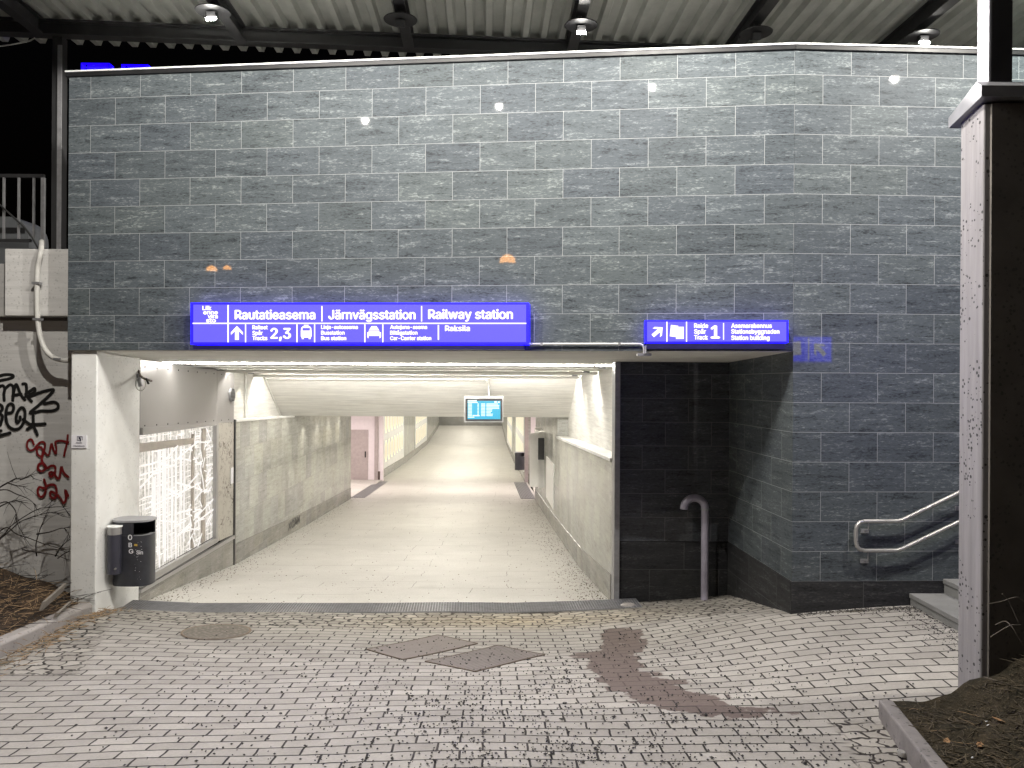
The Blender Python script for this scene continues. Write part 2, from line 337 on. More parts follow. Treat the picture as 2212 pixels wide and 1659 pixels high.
def build_ground():
    st = .065; xs = np.arange(-8, 8.01, st); ys = np.arange(-4, 10.42, st); gx, gy = np.meshgrid(xs, ys); X, Y = gx.ravel(), gy.ravel()
    Z = gz(X, Y); Z = np.where(X < -4.78, np.minimum(Z, -2.75), Z)       # under the left bank
    nx, ny = len(xs), len(ys)
    idx = np.arange(nx*ny).reshape(ny, nx); q = np.stack([idx[:-1,:-1],idx[:-1,1:],idx[1:,1:],idx[1:,:-1]], -1).reshape(-1,4)
    cy = Y[q].mean(1); cx = X[q].mean(1); q = q[(cy < drainY(cx)-.02)|(cx > 1.5)]
    me = bpy.data.meshes.new('pavement'); me.from_pydata(np.c_[X,Y,Z].tolist(), [], q.tolist()); me.update()
    uvl = me.uv_layers.new(name='UVMap'); li = np.zeros(len(me.loops), int); me.loops.foreach_get('vertex_index', li)
    uu = X+.034*Y; vv = Y-.034*X
    uvl.data.foreach_set('uv', np.c_[uu[li], vv[li]].ravel())
    ok = Y > 2.0; U = np.full(len(X), -999.); V = np.full(len(X), -999.); U[ok], V[ok] = proj(np.c_[X,Y,Z][ok])
    sand = np.clip(pdist(U, V, SAND)/26+.5, 0, 1); sand[~ok] = 0
    line = drainY(X)-.40
    cob = np.clip((Y-(line-.80-.05*np.sin(X*2)))/.05+.5, 0, 1)                     # strip before the drain
    cob = np.where(X > 1.3, np.clip((Y-(9.05-.20*(X-1.3)))/.05+.5, 0, 1)*(X < 2.95), cob)
    cobL = np.clip((-4.15-.35*(Y-8)-X)/.06+.5, 0, 1)*(Y > 7.0)*(Y < 9.4)             # by the left kerb
    ca = pdist(U, V, [q6(*p) for p in ((870,830),(1230,850),(1500,1000),(1680,1161),(1680,1300),(1150,1300),(980,980))])
    cob = np.maximum(np.maximum(cob, cobL), np.clip(ca/6+.5, 0, 1))
    moss = np.clip(pdist(U, V, [q6(*p) for p in ((1180,840),(1500,1161),(1300,1300),(1640,1300),(1300,860))])/20+.6, 0, 1)*ok
    edge = np.clip(1-np.abs(Y-(8.22+.0*X))/.14, 0, 1)*(X > 2.9) + np.clip(1-np.abs(X+4.62)/.22, 0, 1)*(Y < 9.3)
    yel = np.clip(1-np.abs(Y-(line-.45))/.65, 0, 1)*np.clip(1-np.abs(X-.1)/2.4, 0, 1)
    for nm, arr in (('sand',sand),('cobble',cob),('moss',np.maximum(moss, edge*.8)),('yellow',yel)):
        at = me.attributes.new(nm, 'FLOAT', 'POINT'); at.data.foreach_set('value', arr.astype(np.float32))
    me.polygons.foreach_set('use_smooth', [True]*len(me.polygons))
    N = NT('paving'); uv = N.uv(); att = lambda a: N.n('Attribute', attribute_name=a).outputs['Fac']
    wob = N.n('TexNoise', {'Vector':uv,'Scale':7.0,'Detail':2.0}).outputs[1]
    uw = N.n('VectorMath', {0:uv, 1:N.n('VectorMath', {0:N.n('VectorMath', {0:wob,1:(.5,.5,.5)}, operation='SUBTRACT').outputs[0], 1:(.022,.022,0)}, operation='MULTIPLY').outputs[0]}, operation='ADD').outputs[0]
    uc = N.n('VectorMath', {0:uv, 1:N.n('VectorMath', {0:N.n('VectorMath', {0:wob,1:(.5,.5,.5)}, operation='SUBTRACT').outputs[0], 1:(.17,.15,0)}, operation='MULTIPLY').outputs[0]}, operation='ADD').outputs[0]
    b1 = N.n('TexBrick', {'Vector':uw,'Scale':1.0,'Mortar Size':.0085,'Mortar Smooth':.3,'Brick Width':.295,'Row Height':.14,'Color1':c4(0,0,0),'Color2':c4(1,1,1)}, offset=.5)
    b2 = N.n('TexBrick', {'Vector':uc,'Scale':1.0,'Mortar Size':.013,'Mortar Smooth':.5,'Brick Width':.158,'Row Height':.128,'Color1':c4(0,0,0),'Color2':c4(1,1,1)}, offset=.4)
    cm = att('cobble'); mort = N.math('ADD', N.math('MULTIPLY', b1.outputs[1], N.math('SUBTRACT',1.0,cm)), N.math('MULTIPLY', b2.outputs[1], cm))
    n1 = N.noise(uv, 3.0, 7, .65); n2 = N.noise(uv, 45.0, 4, .7); n3 = N.noise(uv, 220.0, 2, .7); n4 = N.noise(uv, .9, 5, .6)
    pc = N.mix(N.n('RGBToBW', {0:b1.outputs[0]}).outputs[0], c4(.264,.248,.226), c4(.338,.320,.292))
    cc = N.mix(N.n('RGBToBW', {0:b2.outputs[0]}).outputs[0], c4(.215,.20,.178), c4(.34,.32,.285))
    c = N.mix(cm, pc, cc)
    c = N.mix(1.0, c, N.ramp(N.math('ADD', N.math('MULTIPLY',n2,.5), N.math('MULTIPLY',n1,.5)), [(.25,.66),(.7,1.14)]), 'MULTIPLY')
    c = N.mix(N.math('MULTIPLY', N.ramp(n3, [(.62,0.0),(.75,1.0)]), .5), c, c4(.10,.09,.085))
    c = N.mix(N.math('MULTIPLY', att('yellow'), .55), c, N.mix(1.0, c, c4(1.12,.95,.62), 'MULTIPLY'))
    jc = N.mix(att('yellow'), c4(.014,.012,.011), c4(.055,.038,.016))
    jc = N.mix(N.ramp(n4, [(.45,0.0),(.62,1.0)]), jc, c4(.040,.034,.030))
    c = N.mix(mort, c, jc)
    sa = N.ramp(N.math('ADD', N.math('ADD', att('sand'), N.math('MULTIPLY', N.math('SUBTRACT', N.noise(uv, 9.0, 5, .65), .5), 1.2)), N.math('MULTIPLY', N.math('SUBTRACT', N.n('RGBToBW', {0:b1.outputs[0]}).outputs[0], .5), .75)), [(.44,0.0),(.54,1.0)])
    sa = N.math('MULTIPLY', sa, N.math('GREATER_THAN', att('sand'), .001))
    c = N.mix(N.math('MULTIPLY', sa, .95), c, N.mix(1.0, N.mix(n2, c4(.068,.050,.044), c4(.135,.104,.093)), N.ramp(b1.outputs[1], [(0.0,1.0),(1.0,.72)]), 'MULTIPLY'))
    mo = N.ramp(N.math('MULTIPLY', att('moss'), N.math('MULTIPLY_ADD', n1, 1.6, 0.0)), [(.45,0.0),(.75,1.0)])
    c = N.mix(N.math('MULTIPLY', mo, .9), c, N.mix(n2, c4(.016,.015,.009), c4(.085,.07,.045)))
    h = N.math('ADD', N.math('MULTIPLY', N.math('SUBTRACT', 1.0, N.math('MULTIPLY', mort, N.math('SUBTRACT', 1.0, N.math('MULTIPLY', sa, .8)))), 1.0), N.math('MULTIPLY', n2, .12))
    N.bump(h, .55, .012)
    me.materials.append(N.out(c, N.math('MULTIPLY_ADD', n1, -.15, .85), 0.0, .3))
    o = bpy.data.objects.new('pavement', me); COL.objects.link(o); tag(o, kind='structure')
build_ground()
N = NT('night_ground'); c = N.noise(N.n('TexCoord').outputs['Object'], .8, 6); M['far'] = N.out(N.mix(c, c4(.010,.010,.010), c4(.03,.028,.025)), .95)
g = MB(); R = 220.0
for a, b, c_, d in ((-R,R,-R,-4),(-R,-8,-4,10),(8,R,-4,10)): g.quad((a,c_,-3.05),(b,c_,-3.05),(b,d,-3.05),(a,d,-3.05))
g.quad((-R,24,1.45),(R,24,1.45),(R,R,1.45),(-R,R,1.45))       # track level above the underpass
tag(g.build('ground', M['far'], origin=(0,0,-3.05)), kind='structure')

tag(MB().box(-30,30,10.95,24,.55,1.46).build('platform', concrete('platform_asphalt', (.26,.25,.24)), origin=(0,15,.55)), kind='structure')  # unseen platform top, added pale to bounce lamp light upward
tag(MB().box(-4.9,30,9.6,10.94,.60,1.40).build('platform_bounce', concrete('platform_slab', (.34,.33,.32)), origin=(0,10,.60)), kind='structure')  # unseen slab added to bounce the canopy lamps' light onto the roof
# ------------------------------------------------------------------ tiled facade
A = Vector((-5.10,9.16,0)); Cn = Vector((2.92,8.30,0)); E = Vector((9.5,8.60,0))
dW = (Cn-A).normalized(); nW = Vector((dW.y,-dW.x,0)); dR = (E-Cn).normalized(); nR = Vector((dR.y,-dR.x,0))
lenW = (Cn-A).length
TOP = 3.50; LIN = .36
facade = thing('tiled_wall', 'tall grey slate tiled wall above and beside the underpass entrance', 'wall', (-1.0,8.8,-2.8))
uvw = lambda p: ((p-Cn).dot(dW), p.z)
def up(p, z): return Vector((p.x, p.y, z))
back = Vector((0,.30,0))
m = MB(); m.hexa([up(A,LIN), up(Cn-dW*0,LIN), up(Cn,LIN)+back, up(A,LIN)+back, up(A,TOP), up(Cn,TOP), up(Cn,TOP)+back, up(A,TOP)+back])
m.build('tile_cladding', M['slate'], facade, uvf=uvw)
m = MB(); m.hexa([up(Cn,-2.035)+dR*.002, up(E,-2.035), up(E,-2.035)+back, up(Cn,-2.035)+back+dR*.002, up(Cn,TOP)+dR*.002, up(E,TOP), up(E,TOP)+back, up(Cn,TOP)+back+dR*.002])
m.build('tile_cladding', M['slate'], facade, uvf=lambda p: ((p-Cn).dot(dR), p.z))
# niche: side wall runs back from the corner, back wall faces the paving
S1 = Vector((2.83,10.4,0)); dS = (S1-Cn).normalized()
m = MB(); m.hexa([up(Cn,-2.035)+dR*.001+Vector((0,.001,0)), up(Cn,-2.035)+dR*.30+Vector((0,.31,0)), up(S1,-2.035)+Vector((.3,0,0)), up(S1,-2.035), up(Cn,LIN)+dR*.001+Vector((0,.001,0)), up(Cn,LIN)+dR*.30+Vector((0,.31,0)), up(S1,LIN)+Vector((.3,0,0)), up(S1,LIN)])
m.build('niche_side_wall', M['slate'], facade, uvf=lambda p: ((p-Cn).dot(dS), p.z))
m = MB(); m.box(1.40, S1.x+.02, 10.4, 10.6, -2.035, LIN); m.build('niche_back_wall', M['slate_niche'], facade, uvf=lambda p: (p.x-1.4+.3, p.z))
sk = MB()
sk.hexa([up(Cn,-3.2)-nR*-.012+dR*-.012, up(E,-3.2)+nR*.012, up(E,-3.2)+back, up(Cn,-3.2)+back+dR*.01, up(Cn,-2.038)+nR*.012+dR*-.012, up(E,-2.038)+nR*.012, up(E,-2.038)+back, up(Cn,-2.038)+back+dR*.01])
sk.build('skirting', M['skirt'], facade)
sk = MB(); sk.hexa([up(Cn,-3.2)+Vector((-.012,.004,0)), up(Cn,-3.2)+Vector((.2,.3,0)), up(S1,-3.2)+Vector((.2,-.002,0)), up(S1,-3.2)+Vector((-.012,-.002,0)), up(Cn,-2.04)+Vector((-.012,.004,0)), up(Cn,-2.04)+Vector((.2,.3,0)), up(S1,-2.04)+Vector((.2,-.002,0)), up(S1,-2.04)+Vector((-.012,-.002,0))])
sk.build('skirting', M['tile_base' if 0 else 'skirt'], facade)
sk = MB(); sk.box(1.40, 2.815, 10.385, 10.5, -3.2, -2.042); sk.build('skirting', M['skirt'], facade)
cp = MB(); st_ = MB()
for P, Q, d, n in ((A,Cn,dW,nW),(Cn,E,dR,nR)):
    for mb, z0, z1, o in ((cp, TOP-.012, TOP+.028, .035),(st_, TOP+.030, TOP+.047, .05)):
        j = -.02 if P is A else 0
        mb.hexa([up(P,z0)+n*o+d*j, up(Q,z0)+n*o, up(Q,z0)+back*1.2, up(P,z0)+back*1.2+d*j, up(P,z1)+n*o+d*j, up(Q,z1)+n*o, up(Q,z1)+back*1.2, up(P,z1)+back*1.2+d*j])
cp.build('fascia', M['black'], facade); st_.build('coping', M['trim_white'], facade)
tr = MB(); tr.box(1.335, 1.402, 10.33, 10.62, -3.0, .298); tr.build('corner_trim', M['galv'], facade)
# lintel soffit
m = MB(); zf, zb = LIN-.005, cz(10.32)
pts = [up(A,0)+dW*.01+Vector((0,.02,0)), up(Cn,0)+Vector((-.01,.02,0)), Vector((2.82,10.39,0)), Vector((1.4,10.40,0)), Vector((XR(10.34),10.34,0)), Vector((XL(10.3)-.3,10.32,0))]
zz = [zf,zf,cz(10.4),cz(10.4),cz(10.34),cz(10.3)]
m.prism([up(p,z) for p,z in zip(pts,zz)], (0,0,.04)); m.build('soffit', M['white_board'], facade)
# pilaster
pil = thing('concrete_pilaster', 'white painted concrete pilaster at the left end of the underpass opening', 'pilaster', (-4.95,9.5,-2.7))
m = MB(); m.hexa([(-5.08,9.20,-3.2),(-4.765,9.165,-3.2),(-4.80,10.31,-3.2),(-5.08,10.31,-3.2),(-5.08,9.20,.352),(-4.765,9.165,.352),(-4.80,10.31,.30),(-5.08,10.31,.30)])
m.build('shaft', M['white_wall'], pil, bevel=.012)
nt = MB(); fr = lambda u, v, o=.0: onplane(u, v, (-4.765,9.165-o,0), Vector((-.11,-1,0)).normalized())
nb = thing('notice_board', 'small white camera surveillance notice on the pilaster', 'sign', fr(171,968,.006))
m = MB(); c = [fr(155,968,.004), fr(188,968,.004), fr(188,940,.004), fr(155,940,.004)]; m.prism(c, (0,-.008,0)); m.build('plate', M['paper'], nb)
m = MB(); o_ = .016
text_into(m, 'Alueella', fr(164,957.4,o_), (1,-.1,0), Vector((0,0,.012)), (0,-1,0), .075, .05); text_into(m, 'videovalvonta', fr(158,964,o_), (1,-.1,0), Vector((0,0,.012)), (0,-1,0), .14, .05)
for r0 in (0,):
    for (a, b, c_, d) in ((166.5,942.5,178,943.6),(177,943,178.2,951),(166.5,943.6,167.6,951.5),(166.5,950.6,172,951.7),(170,944.5,174,948.5),(172.5,948,175,953)):
        m.poly([fr(a,d,o_), fr(c_,d,o_), fr(c_,b,o_), fr(a,b,o_)])
m.build('lettering', M['ink'], nb)

# ------------------------------------------------------------------ wing wall at the left with graffiti
YW = 9.75
wing = thing('retaining_wall', 'whitewashed concrete retaining wall with black and red graffiti left of the pilaster', 'wall', (-6.5,YW,-2.6))
m = MB(); m.box(-14, -5.09, YW, YW+.4, -3.2, .74); m.build('wall_face', M['wing'], wing)
x0 = atY(12,600,YW-.2).x
m = MB(); m.box(x0, -5.095, YW-.22, YW+.5, .78, 1.58); m.build('parapet_block', M['wing'], wing, bevel=.01)
m = MB(); m.box(-14, x0-.03, YW-.10, YW+.5, .78, 1.42); m.build('parapet_block', M['wing'], wing, bevel=.01)
m = MB(); m.box(-14, -5.10, YW-.02, YW+.42, .742, .778); m.build('shadow_strip', M['concrete_shaded'], wing)  # dark strip painting the shadow under the parapet block
g8 = lambda x, y: atY((x/4.608)/1.1573, (920+y/4.608)/1.1573, YW)
kpx = YW/F/4.608/1.1573
BL = [[(-60,120),(0,92),(70,76),(145,82),(150,108),(90,128),(-10,148)],[(-40,250),(0,215),(35,205),(58,240),(48,300),(52,375)],[(55,250),(105,200),(140,200),(158,240),(150,375)],
 [(150,330),(180,205),(200,200),(240,300),(290,370)],[(160,315),(250,300)],[(265,185),(305,190),(310,280),(300,330)],[(300,300),(360,260),(405,235),(400,280),(350,310),(330,340),(370,385)],
 [(335,335),(460,285),(560,258),(625,252),(560,330),(450,430),(350,520),(480,495),(600,495),(665,470),(675,425),(630,392),(515,412)],
 [(-40,410),(20,430),(35,470),(10,520),(35,560),(10,660)],[(95,520),(150,505),(165,440),(130,412),(90,450),(75,560),(100,660),(165,705),(235,690),(285,610),(295,500),(260,455),(215,500),(195,570),(205,630),(235,600),(240,560)],
 [(390,548),(386,660),(320,705)],[(275,590),(340,640),(385,650),(530,642)],[(386,655),(420,720),(440,768)],[(-30,722),(25,722)],[(-30,790),(60,765),(128,745)]]
RD = [[(402,880),(375,822),(332,840),(322,900),(350,945),(400,935),(455,870),(495,850),(530,870),(515,970),(480,1015),(445,990),(440,930),(480,910),(540,985),(575,995),(605,870),(625,930),(655,985),(660,900),(650,850),(710,835),(800,852)],
 [(792,770),(780,870),(762,940),(750,1008)],[(510,960),(495,1060),(540,1130),(525,1170),(480,1186),(450,1150),(465,1105),(510,1100),(550,1150),(610,1122),(650,1140),(640,1210),(600,1250),(582,1210),(620,1200),(690,1272),(720,1135),(745,1200),(800,1255)],
 [(520,1280),(545,1370),(520,1460),(475,1480),(450,1430),(465,1370),(520,1380),(580,1345),(640,1345),(665,1400),(650,1490),(600,1480),(600,1420),(690,1470),(745,1550),(775,1500),(765,1400),(800,1470)]]
nw = Vector((0,-1,0))
m = MB()
for i, p in enumerate(BL): m.ribbon(smoothline([g8(*q) for q in p]), 36*kpx, nw, .003+.0011*i, .00002)
m.build('black_graffiti', M['paint_black'], wing)
m = MB()
for i, p in enumerate(RD): m.ribbon(smoothline([g8(*q) for q in p]), (24 if i < 2 else 28)*kpx, nw, .020+.0015*i, .00003)
m.build('red_graffiti', M['paint_red'], wing)
# conduit down the wing wall
t = thing('cable_conduit', 'white plastic cable conduit curving down the retaining wall to the tiled wall', 'conduit', atY(118,775,9.3))
y9 = 9.46
pts = smoothline([atY(90,522,y9+.25), atY(88,545,y9), atY(82,575,y9), atY(80,610,y9), atY(80,660,y9), atY(83,705,y9), atY(90,738,y9), atY(103,762,y9), atY(122,775,y9), atY(150,779,y9)], 6)
MB().tube(pts, .030, 10).build('pipe', M['cable'], t)
for (u, v) in ((80,612),(82,690),(126,776)):
    c = atY(u, v, y9); MB().obox(c, (.045,0,0), (0,.035,0), (0,0,.014)).build('clip', M['galv'], t)
# railing on top
rl = thing('railing', 'dark steel bar railing on top of the retaining wall', 'railing', (-6.6,YW+.1,1.58)); YR = YW+.15
zt = atY(50,380,YR).z; zb_ = atY(50,520,YR).z; xr = atY(96,400,YR).x
MB().box(-12, xr, YR-.02, YR+.02, zt-.02, zt+.02).build('top_rail', M['dark_steel'], rl)
MB().box(-12, xr-.16, YR-.015, YR+.015, zb_-.02, zb_+.02).build('bottom_rail', M['dark_steel'], rl)
MB().box(xr-.035, xr+.005, YR-.018, YR+.022, 1.57, zt-.022).build('post', M['galv'], rl)
for k in range(14):
    x = xr-.13-.185*(k); MB().box(x-.012, x+.012, YR-.012, YR+.012, zb_+.022, zt-.022).build('bar', M['galv'], rl)
t = tag(MB().tube(smoothline([atY(-20,425,YR-.05), atY(30,470,YR-.05), atY(60,500,YR-.06), atY(82,535,YR-.1), atY(90,548,YR-.18)]), .012, 8).build('cable', M['rubber']), 'thin black cable slanting across the bar railing', 'cable')
# dark cabinet behind railing
m = MB(); xa, xb = atY(-60,500,11.6).x, atY(62,500,11.6).x; za, zc = 1.45, atY(20,468,11.6).z
out = [(xa,za),(xb,za)]+[(xb-.28+.28*math.cos(a), zc-.32+.32*math.sin(a)) for a in np.linspace(0, math.pi/2, 8)]+[(xa,zc)]
t = thing('utility_cabinet', 'dark grey round-cornered cabinet behind the bar railing', 'cabinet', ((xa+xb)/2,11.6,za))
m.prism([Vector((x,11.6,z)) for x,z in out], (0,.5,0)); m.build('body', plain('cabinet_grey',(.10,.105,.11),.5), t)
m = MB(); m.box(xa, xb-.05, 11.585, 11.6, zc-.24, zc-.16); m.build('band', M['black'], t)

# ------------------------------------------------------------------ underpass shell
def strip(mb, xf, zf_, ys, flip=False):          # horizontal-ish strip between two x functions
    pass
ysF = [10.0,11,12,13,14.2,16,18,20,22,24.5,26.7,30,33.3,37,41,45.3,50,55,61.7,66,70,75.7,78,80]
N = NT('underpass_floor'); uv = N.uv(); n1 = N.noise(uv, 1.3, 7, .62); n2 = N.noise(uv, 40.0, 4, .65); n3 = N.noise(uv, 160.0, 2, .6)
bw = N.n('TexBrick', {'Vector':N.n('VectorMath', {0:uv,1:N.n('VectorMath', {0:N.n('TexNoise', {'Vector':uv,'Scale':2.0}).outputs[1],1:(.12,.12,0)}, operation='MULTIPLY').outputs[0]}, operation='ADD').outputs[0],'Scale':1.0,'Mortar Size':.006,'Mortar Smooth':.5,'Brick Width':1.4,'Row Height':.62}, offset=.37)
c = N.mix(N.ramp(n1, [(.3,0.0),(.7,1.0)]), c4(.41,.397,.365), c4(.51,.496,.462)); c = N.mix(N.math('MULTIPLY', N.ramp(n2, [(.3,1.0),(.5,0.0)]), .45), c, c4(.22,.205,.18))
crk = N.math('MULTIPLY', bw.outputs[1], N.ramp(N.noise(uv, .8, 5, .6), [(.46,0.0),(.54,1.0)]))
c = N.mix(N.math('MULTIPLY', crk, .9), c, c4(.09,.08,.06)); c = N.mix(N.math('MULTIPLY', N.ramp(n3, [(.60,0.0),(.70,1.0)]), .6), c, c4(.15,.12,.09))
N.bump(N.math('SUBTRACT', N.math('MULTIPLY', n2, .3), N.math('MULTIPLY', crk, .6)), .25, .006); M['floor'] = N.out(c, N.math('MULTIPLY_ADD', n1, .3, .42), 0.0, .4)
m = MB()
def fx(x): return drainY(x)
for i in range(len(ysF)-1):
    a, b = ysF[i], ysF[i+1]
    if i == 0: m.quad((XL(10)-.02,drainY(-4.75)-.02,fz(10)),(XR(10)-.0,drainY(1.36)-.02,fz(10.3)),(XR(b)+.1,b,fz(b)),(XL(b)-.1,b,fz(b)))
    else: m.quad((XL(a)-.1,a,fz(a)),(XR(a)+.1,a,fz(a)),(XR(b)+.1,b,fz(b)),(XL(b)-.1,b,fz(b)))
fo = m.build('floor', M['floor'], origin=(0,10,-2.86)); tag(fo, kind='structure')
# side corridors (left and right) between 26.7 and 33.3
def wallstrip(mb, xf, ys, zlo, zhi, th):
    for a, b in zip(ys[:-1], ys[1:]):
        xa, xb = xf(a), xf(b)
        p = [(xa,a,zlo(a)),(xb,b,zlo(b)),(xb+th,b,zlo(b)),(xa+th,a,zlo(a)),(xa,a,zhi(a)),(xb,b,zhi(b)),(xb+th,b,zhi(b)),(xa+th,a,zhi(a))]
        if th > 0: p = [p[0],p[3],p[2],p[1],p[4],p[7],p[6],p[5]]
        mb.hexa(p)
low = lambda y: fz(y)-.15
bas = lambda y: fz(y)+.36
lt = lambda y: -.71-.022*(y-14.23)
rt = lambda y: -1.03-.029*(y-10.68)
mid = lambda a, b, n=6: list(np.linspace(a, b, n))
CB = -.775                                       # ceiling beyond the beam
tl = thing('underpass_wall', 'left underpass wall of dirty green-grey tiles below white boarded concrete', 'wall', (XL(20),20,fz(20)))
m = MB(); wallstrip(m, XL, mid(14.24,18.6), bas, lt, -.25); m.build('tile_face', M['tile_in'], tl)
m = MB(); wallstrip(m, XL, mid(18.6,26.6), bas, lambda y: CB+.2, -.25); m.build('tile_face', M['tile_in'], tl)
m = MB(); wallstrip(m, lambda y: XL(y)+.012, mid(14.24,26.6), low, lambda y: bas(y)-.002, -.25); m.build('skirting', M['tile_base'], tl)
m = MB(); wallstrip(m, lambda y: XL(y)+.03, mid(14.24,18.6), lambda y: lt(y)+.002, lambda y: lt(y)+.045, -.33); m.build('ledge', M['white_wall'], tl, bevel=.006)
m = MB(); wallstrip(m, lambda y: XL(y)-.25, mid(14.24,18.6), lambda y: lt(y)+.047, lambda y: .5, -.2); m.build('upper_wall', M['white_board'], tl)
m = MB(); text_into(m, 'XCAN', (XL(18.1)+.018,18.1,fz(18.1)+.10), DIR, (0,0,.17), (1,0,0), 1.1, .05); m.build('black_scrawl', M['paint_black'], tl)
m = MB(); m.box(XL(14.2)-.05, XL(14.2)+.02, 14.18, 14.235, fz(14.2), -.66); m.build('edge_trim', M['dark_steel'], tl)
tl2 = thing('underpass_wall', 'far left underpass wall with two glowing slotted panels beyond the corridor', 'wall', (XL(50),50,fz(50)))
m = MB(); wallstrip(m, XL, [33.3,37,41,44], bas, lambda y: CB+.2, -.3); wallstrip(m, XL, [44,47.5,51,56,61.5,66,70,75,80], bas, lambda y: CB+.2, -.3); m.build('tile_face', M['tile_in'], tl2)
m = MB(); wallstrip(m, lambda y: XL(y)+.015, [33.3,37,41,45.3,50,55,61.7,66,70,75.7,80], low, lambda y: bas(y)-.002, -.3); m.build('skirting', M['tile_base'], tl2)
tr_ = thing('underpass_wall', 'right underpass wall with a low tiled plinth and ledge under white concrete', 'wall', (XR(20),20,fz(20)))
m = MB(); wallstrip(m, XR, mid(10.64,18.6), bas, rt, .25); m.build('tile_face', M['tile_in'], tr_)
m = MB(); wallstrip(m, XR, mid(18.6,26.6), bas, lambda y: CB+.2, .25); m.build('tile_face', M['tile_in'], tr_)
m = MB(); wallstrip(m, lambda y: XR(y)-.012, mid(10.64,26.6), low, lambda y: bas(y)-.002, .25); m.build('skirting', M['tile_base'], tr_)
m = MB(); wallstrip(m, lambda y: XR(y)-.03, mid(10.64,18.55), lambda y: rt(y)+.002, lambda y: rt(y)+.05, .33); m.build('ledge', M['white_wall'], tr_, bevel=.006)
m = MB(); wallstrip(m, lambda y: XR(y)+.25, mid(10.64,18.6), lambda y: rt(y)+.052, lambda y: .5, .2); m.build('upper_wall', M['white_board'], tr_)
tr2 = thing('underpass_wall', 'far right underpass wall with glowing slotted panels past the litter bin', 'wall', (XR(50),50,fz(50)))
m = MB(); wallstrip(m, XR, [33.3,37,41,44,47.5,51,56,61.5,66,70,75,80], bas, lambda y: CB+.2, .3); m.build('tile_face', M['tile_in'], tr2)
m = MB(); wallstrip(m, lambda y: XR(y)-.015, [33.3,37,41,45.3,50,55,61.7,66,70,75.7,80], low, lambda y: bas(y)-.002, .3); m.build('skirting', M['tile_base'], tr2)
# end wall
tag(MB().box(XL(78)-.5, XR(78)+.5, 78, 78.3, -5, -.5).build('end_wall', concrete('end_wall_grey', (.22,.22,.21))), 'grey wall closing the far end of the underpass', 'wall')
# ceiling
m = MB()
for a, b in zip([10.33,11.30],[11.25,16.95]):
    m.hexa([(XL(a)-.45,a,cz(a)),(XR(a)+.45,a,cz(a)),(XR(b)+.45,b,cz(b)),(XL(b)-.45,b,cz(b)),(XL(a)-.45,a,.6),(XR(a)+.45,a,.6),(XR(b)+.45,b,.6),(XL(b)-.45,b,.6)])
m.box(-5.6,2,11.20,11.35,.42,.5)
m.build('ceiling', M['white_board'], origin=(0,10,.3)); tag(bpy.data.objects['ceiling'], kind='structure')
m = MB(); m.box(XL(80)-1, 5, 18.77, 80, CB, CB+.25); m.box(-12,-5.2,26.2,34.2,CB-.3,CB-.02); m.box(1.2,9,26.2,34.2,CB-.3,CB-.02)
tag(m.build('ceiling', M['white_wall'], origin=(0,20,CB)), kind='structure')
m = MB(); z1 = cz(16.95); z0 = -.765
p = [(16.95,z1),(18.45,z0),(18.75,z0),(18.75,.5),(16.95,.5)]
bm_ = MB().prism([Vector((XL(y)-.42,y,z)) for y, z in p], (6.95,0,0)).build('concrete_beam', M['white_board'])
tag(bm_, 'white board-marked concrete beam with a sloped face across the underpass', 'beam')
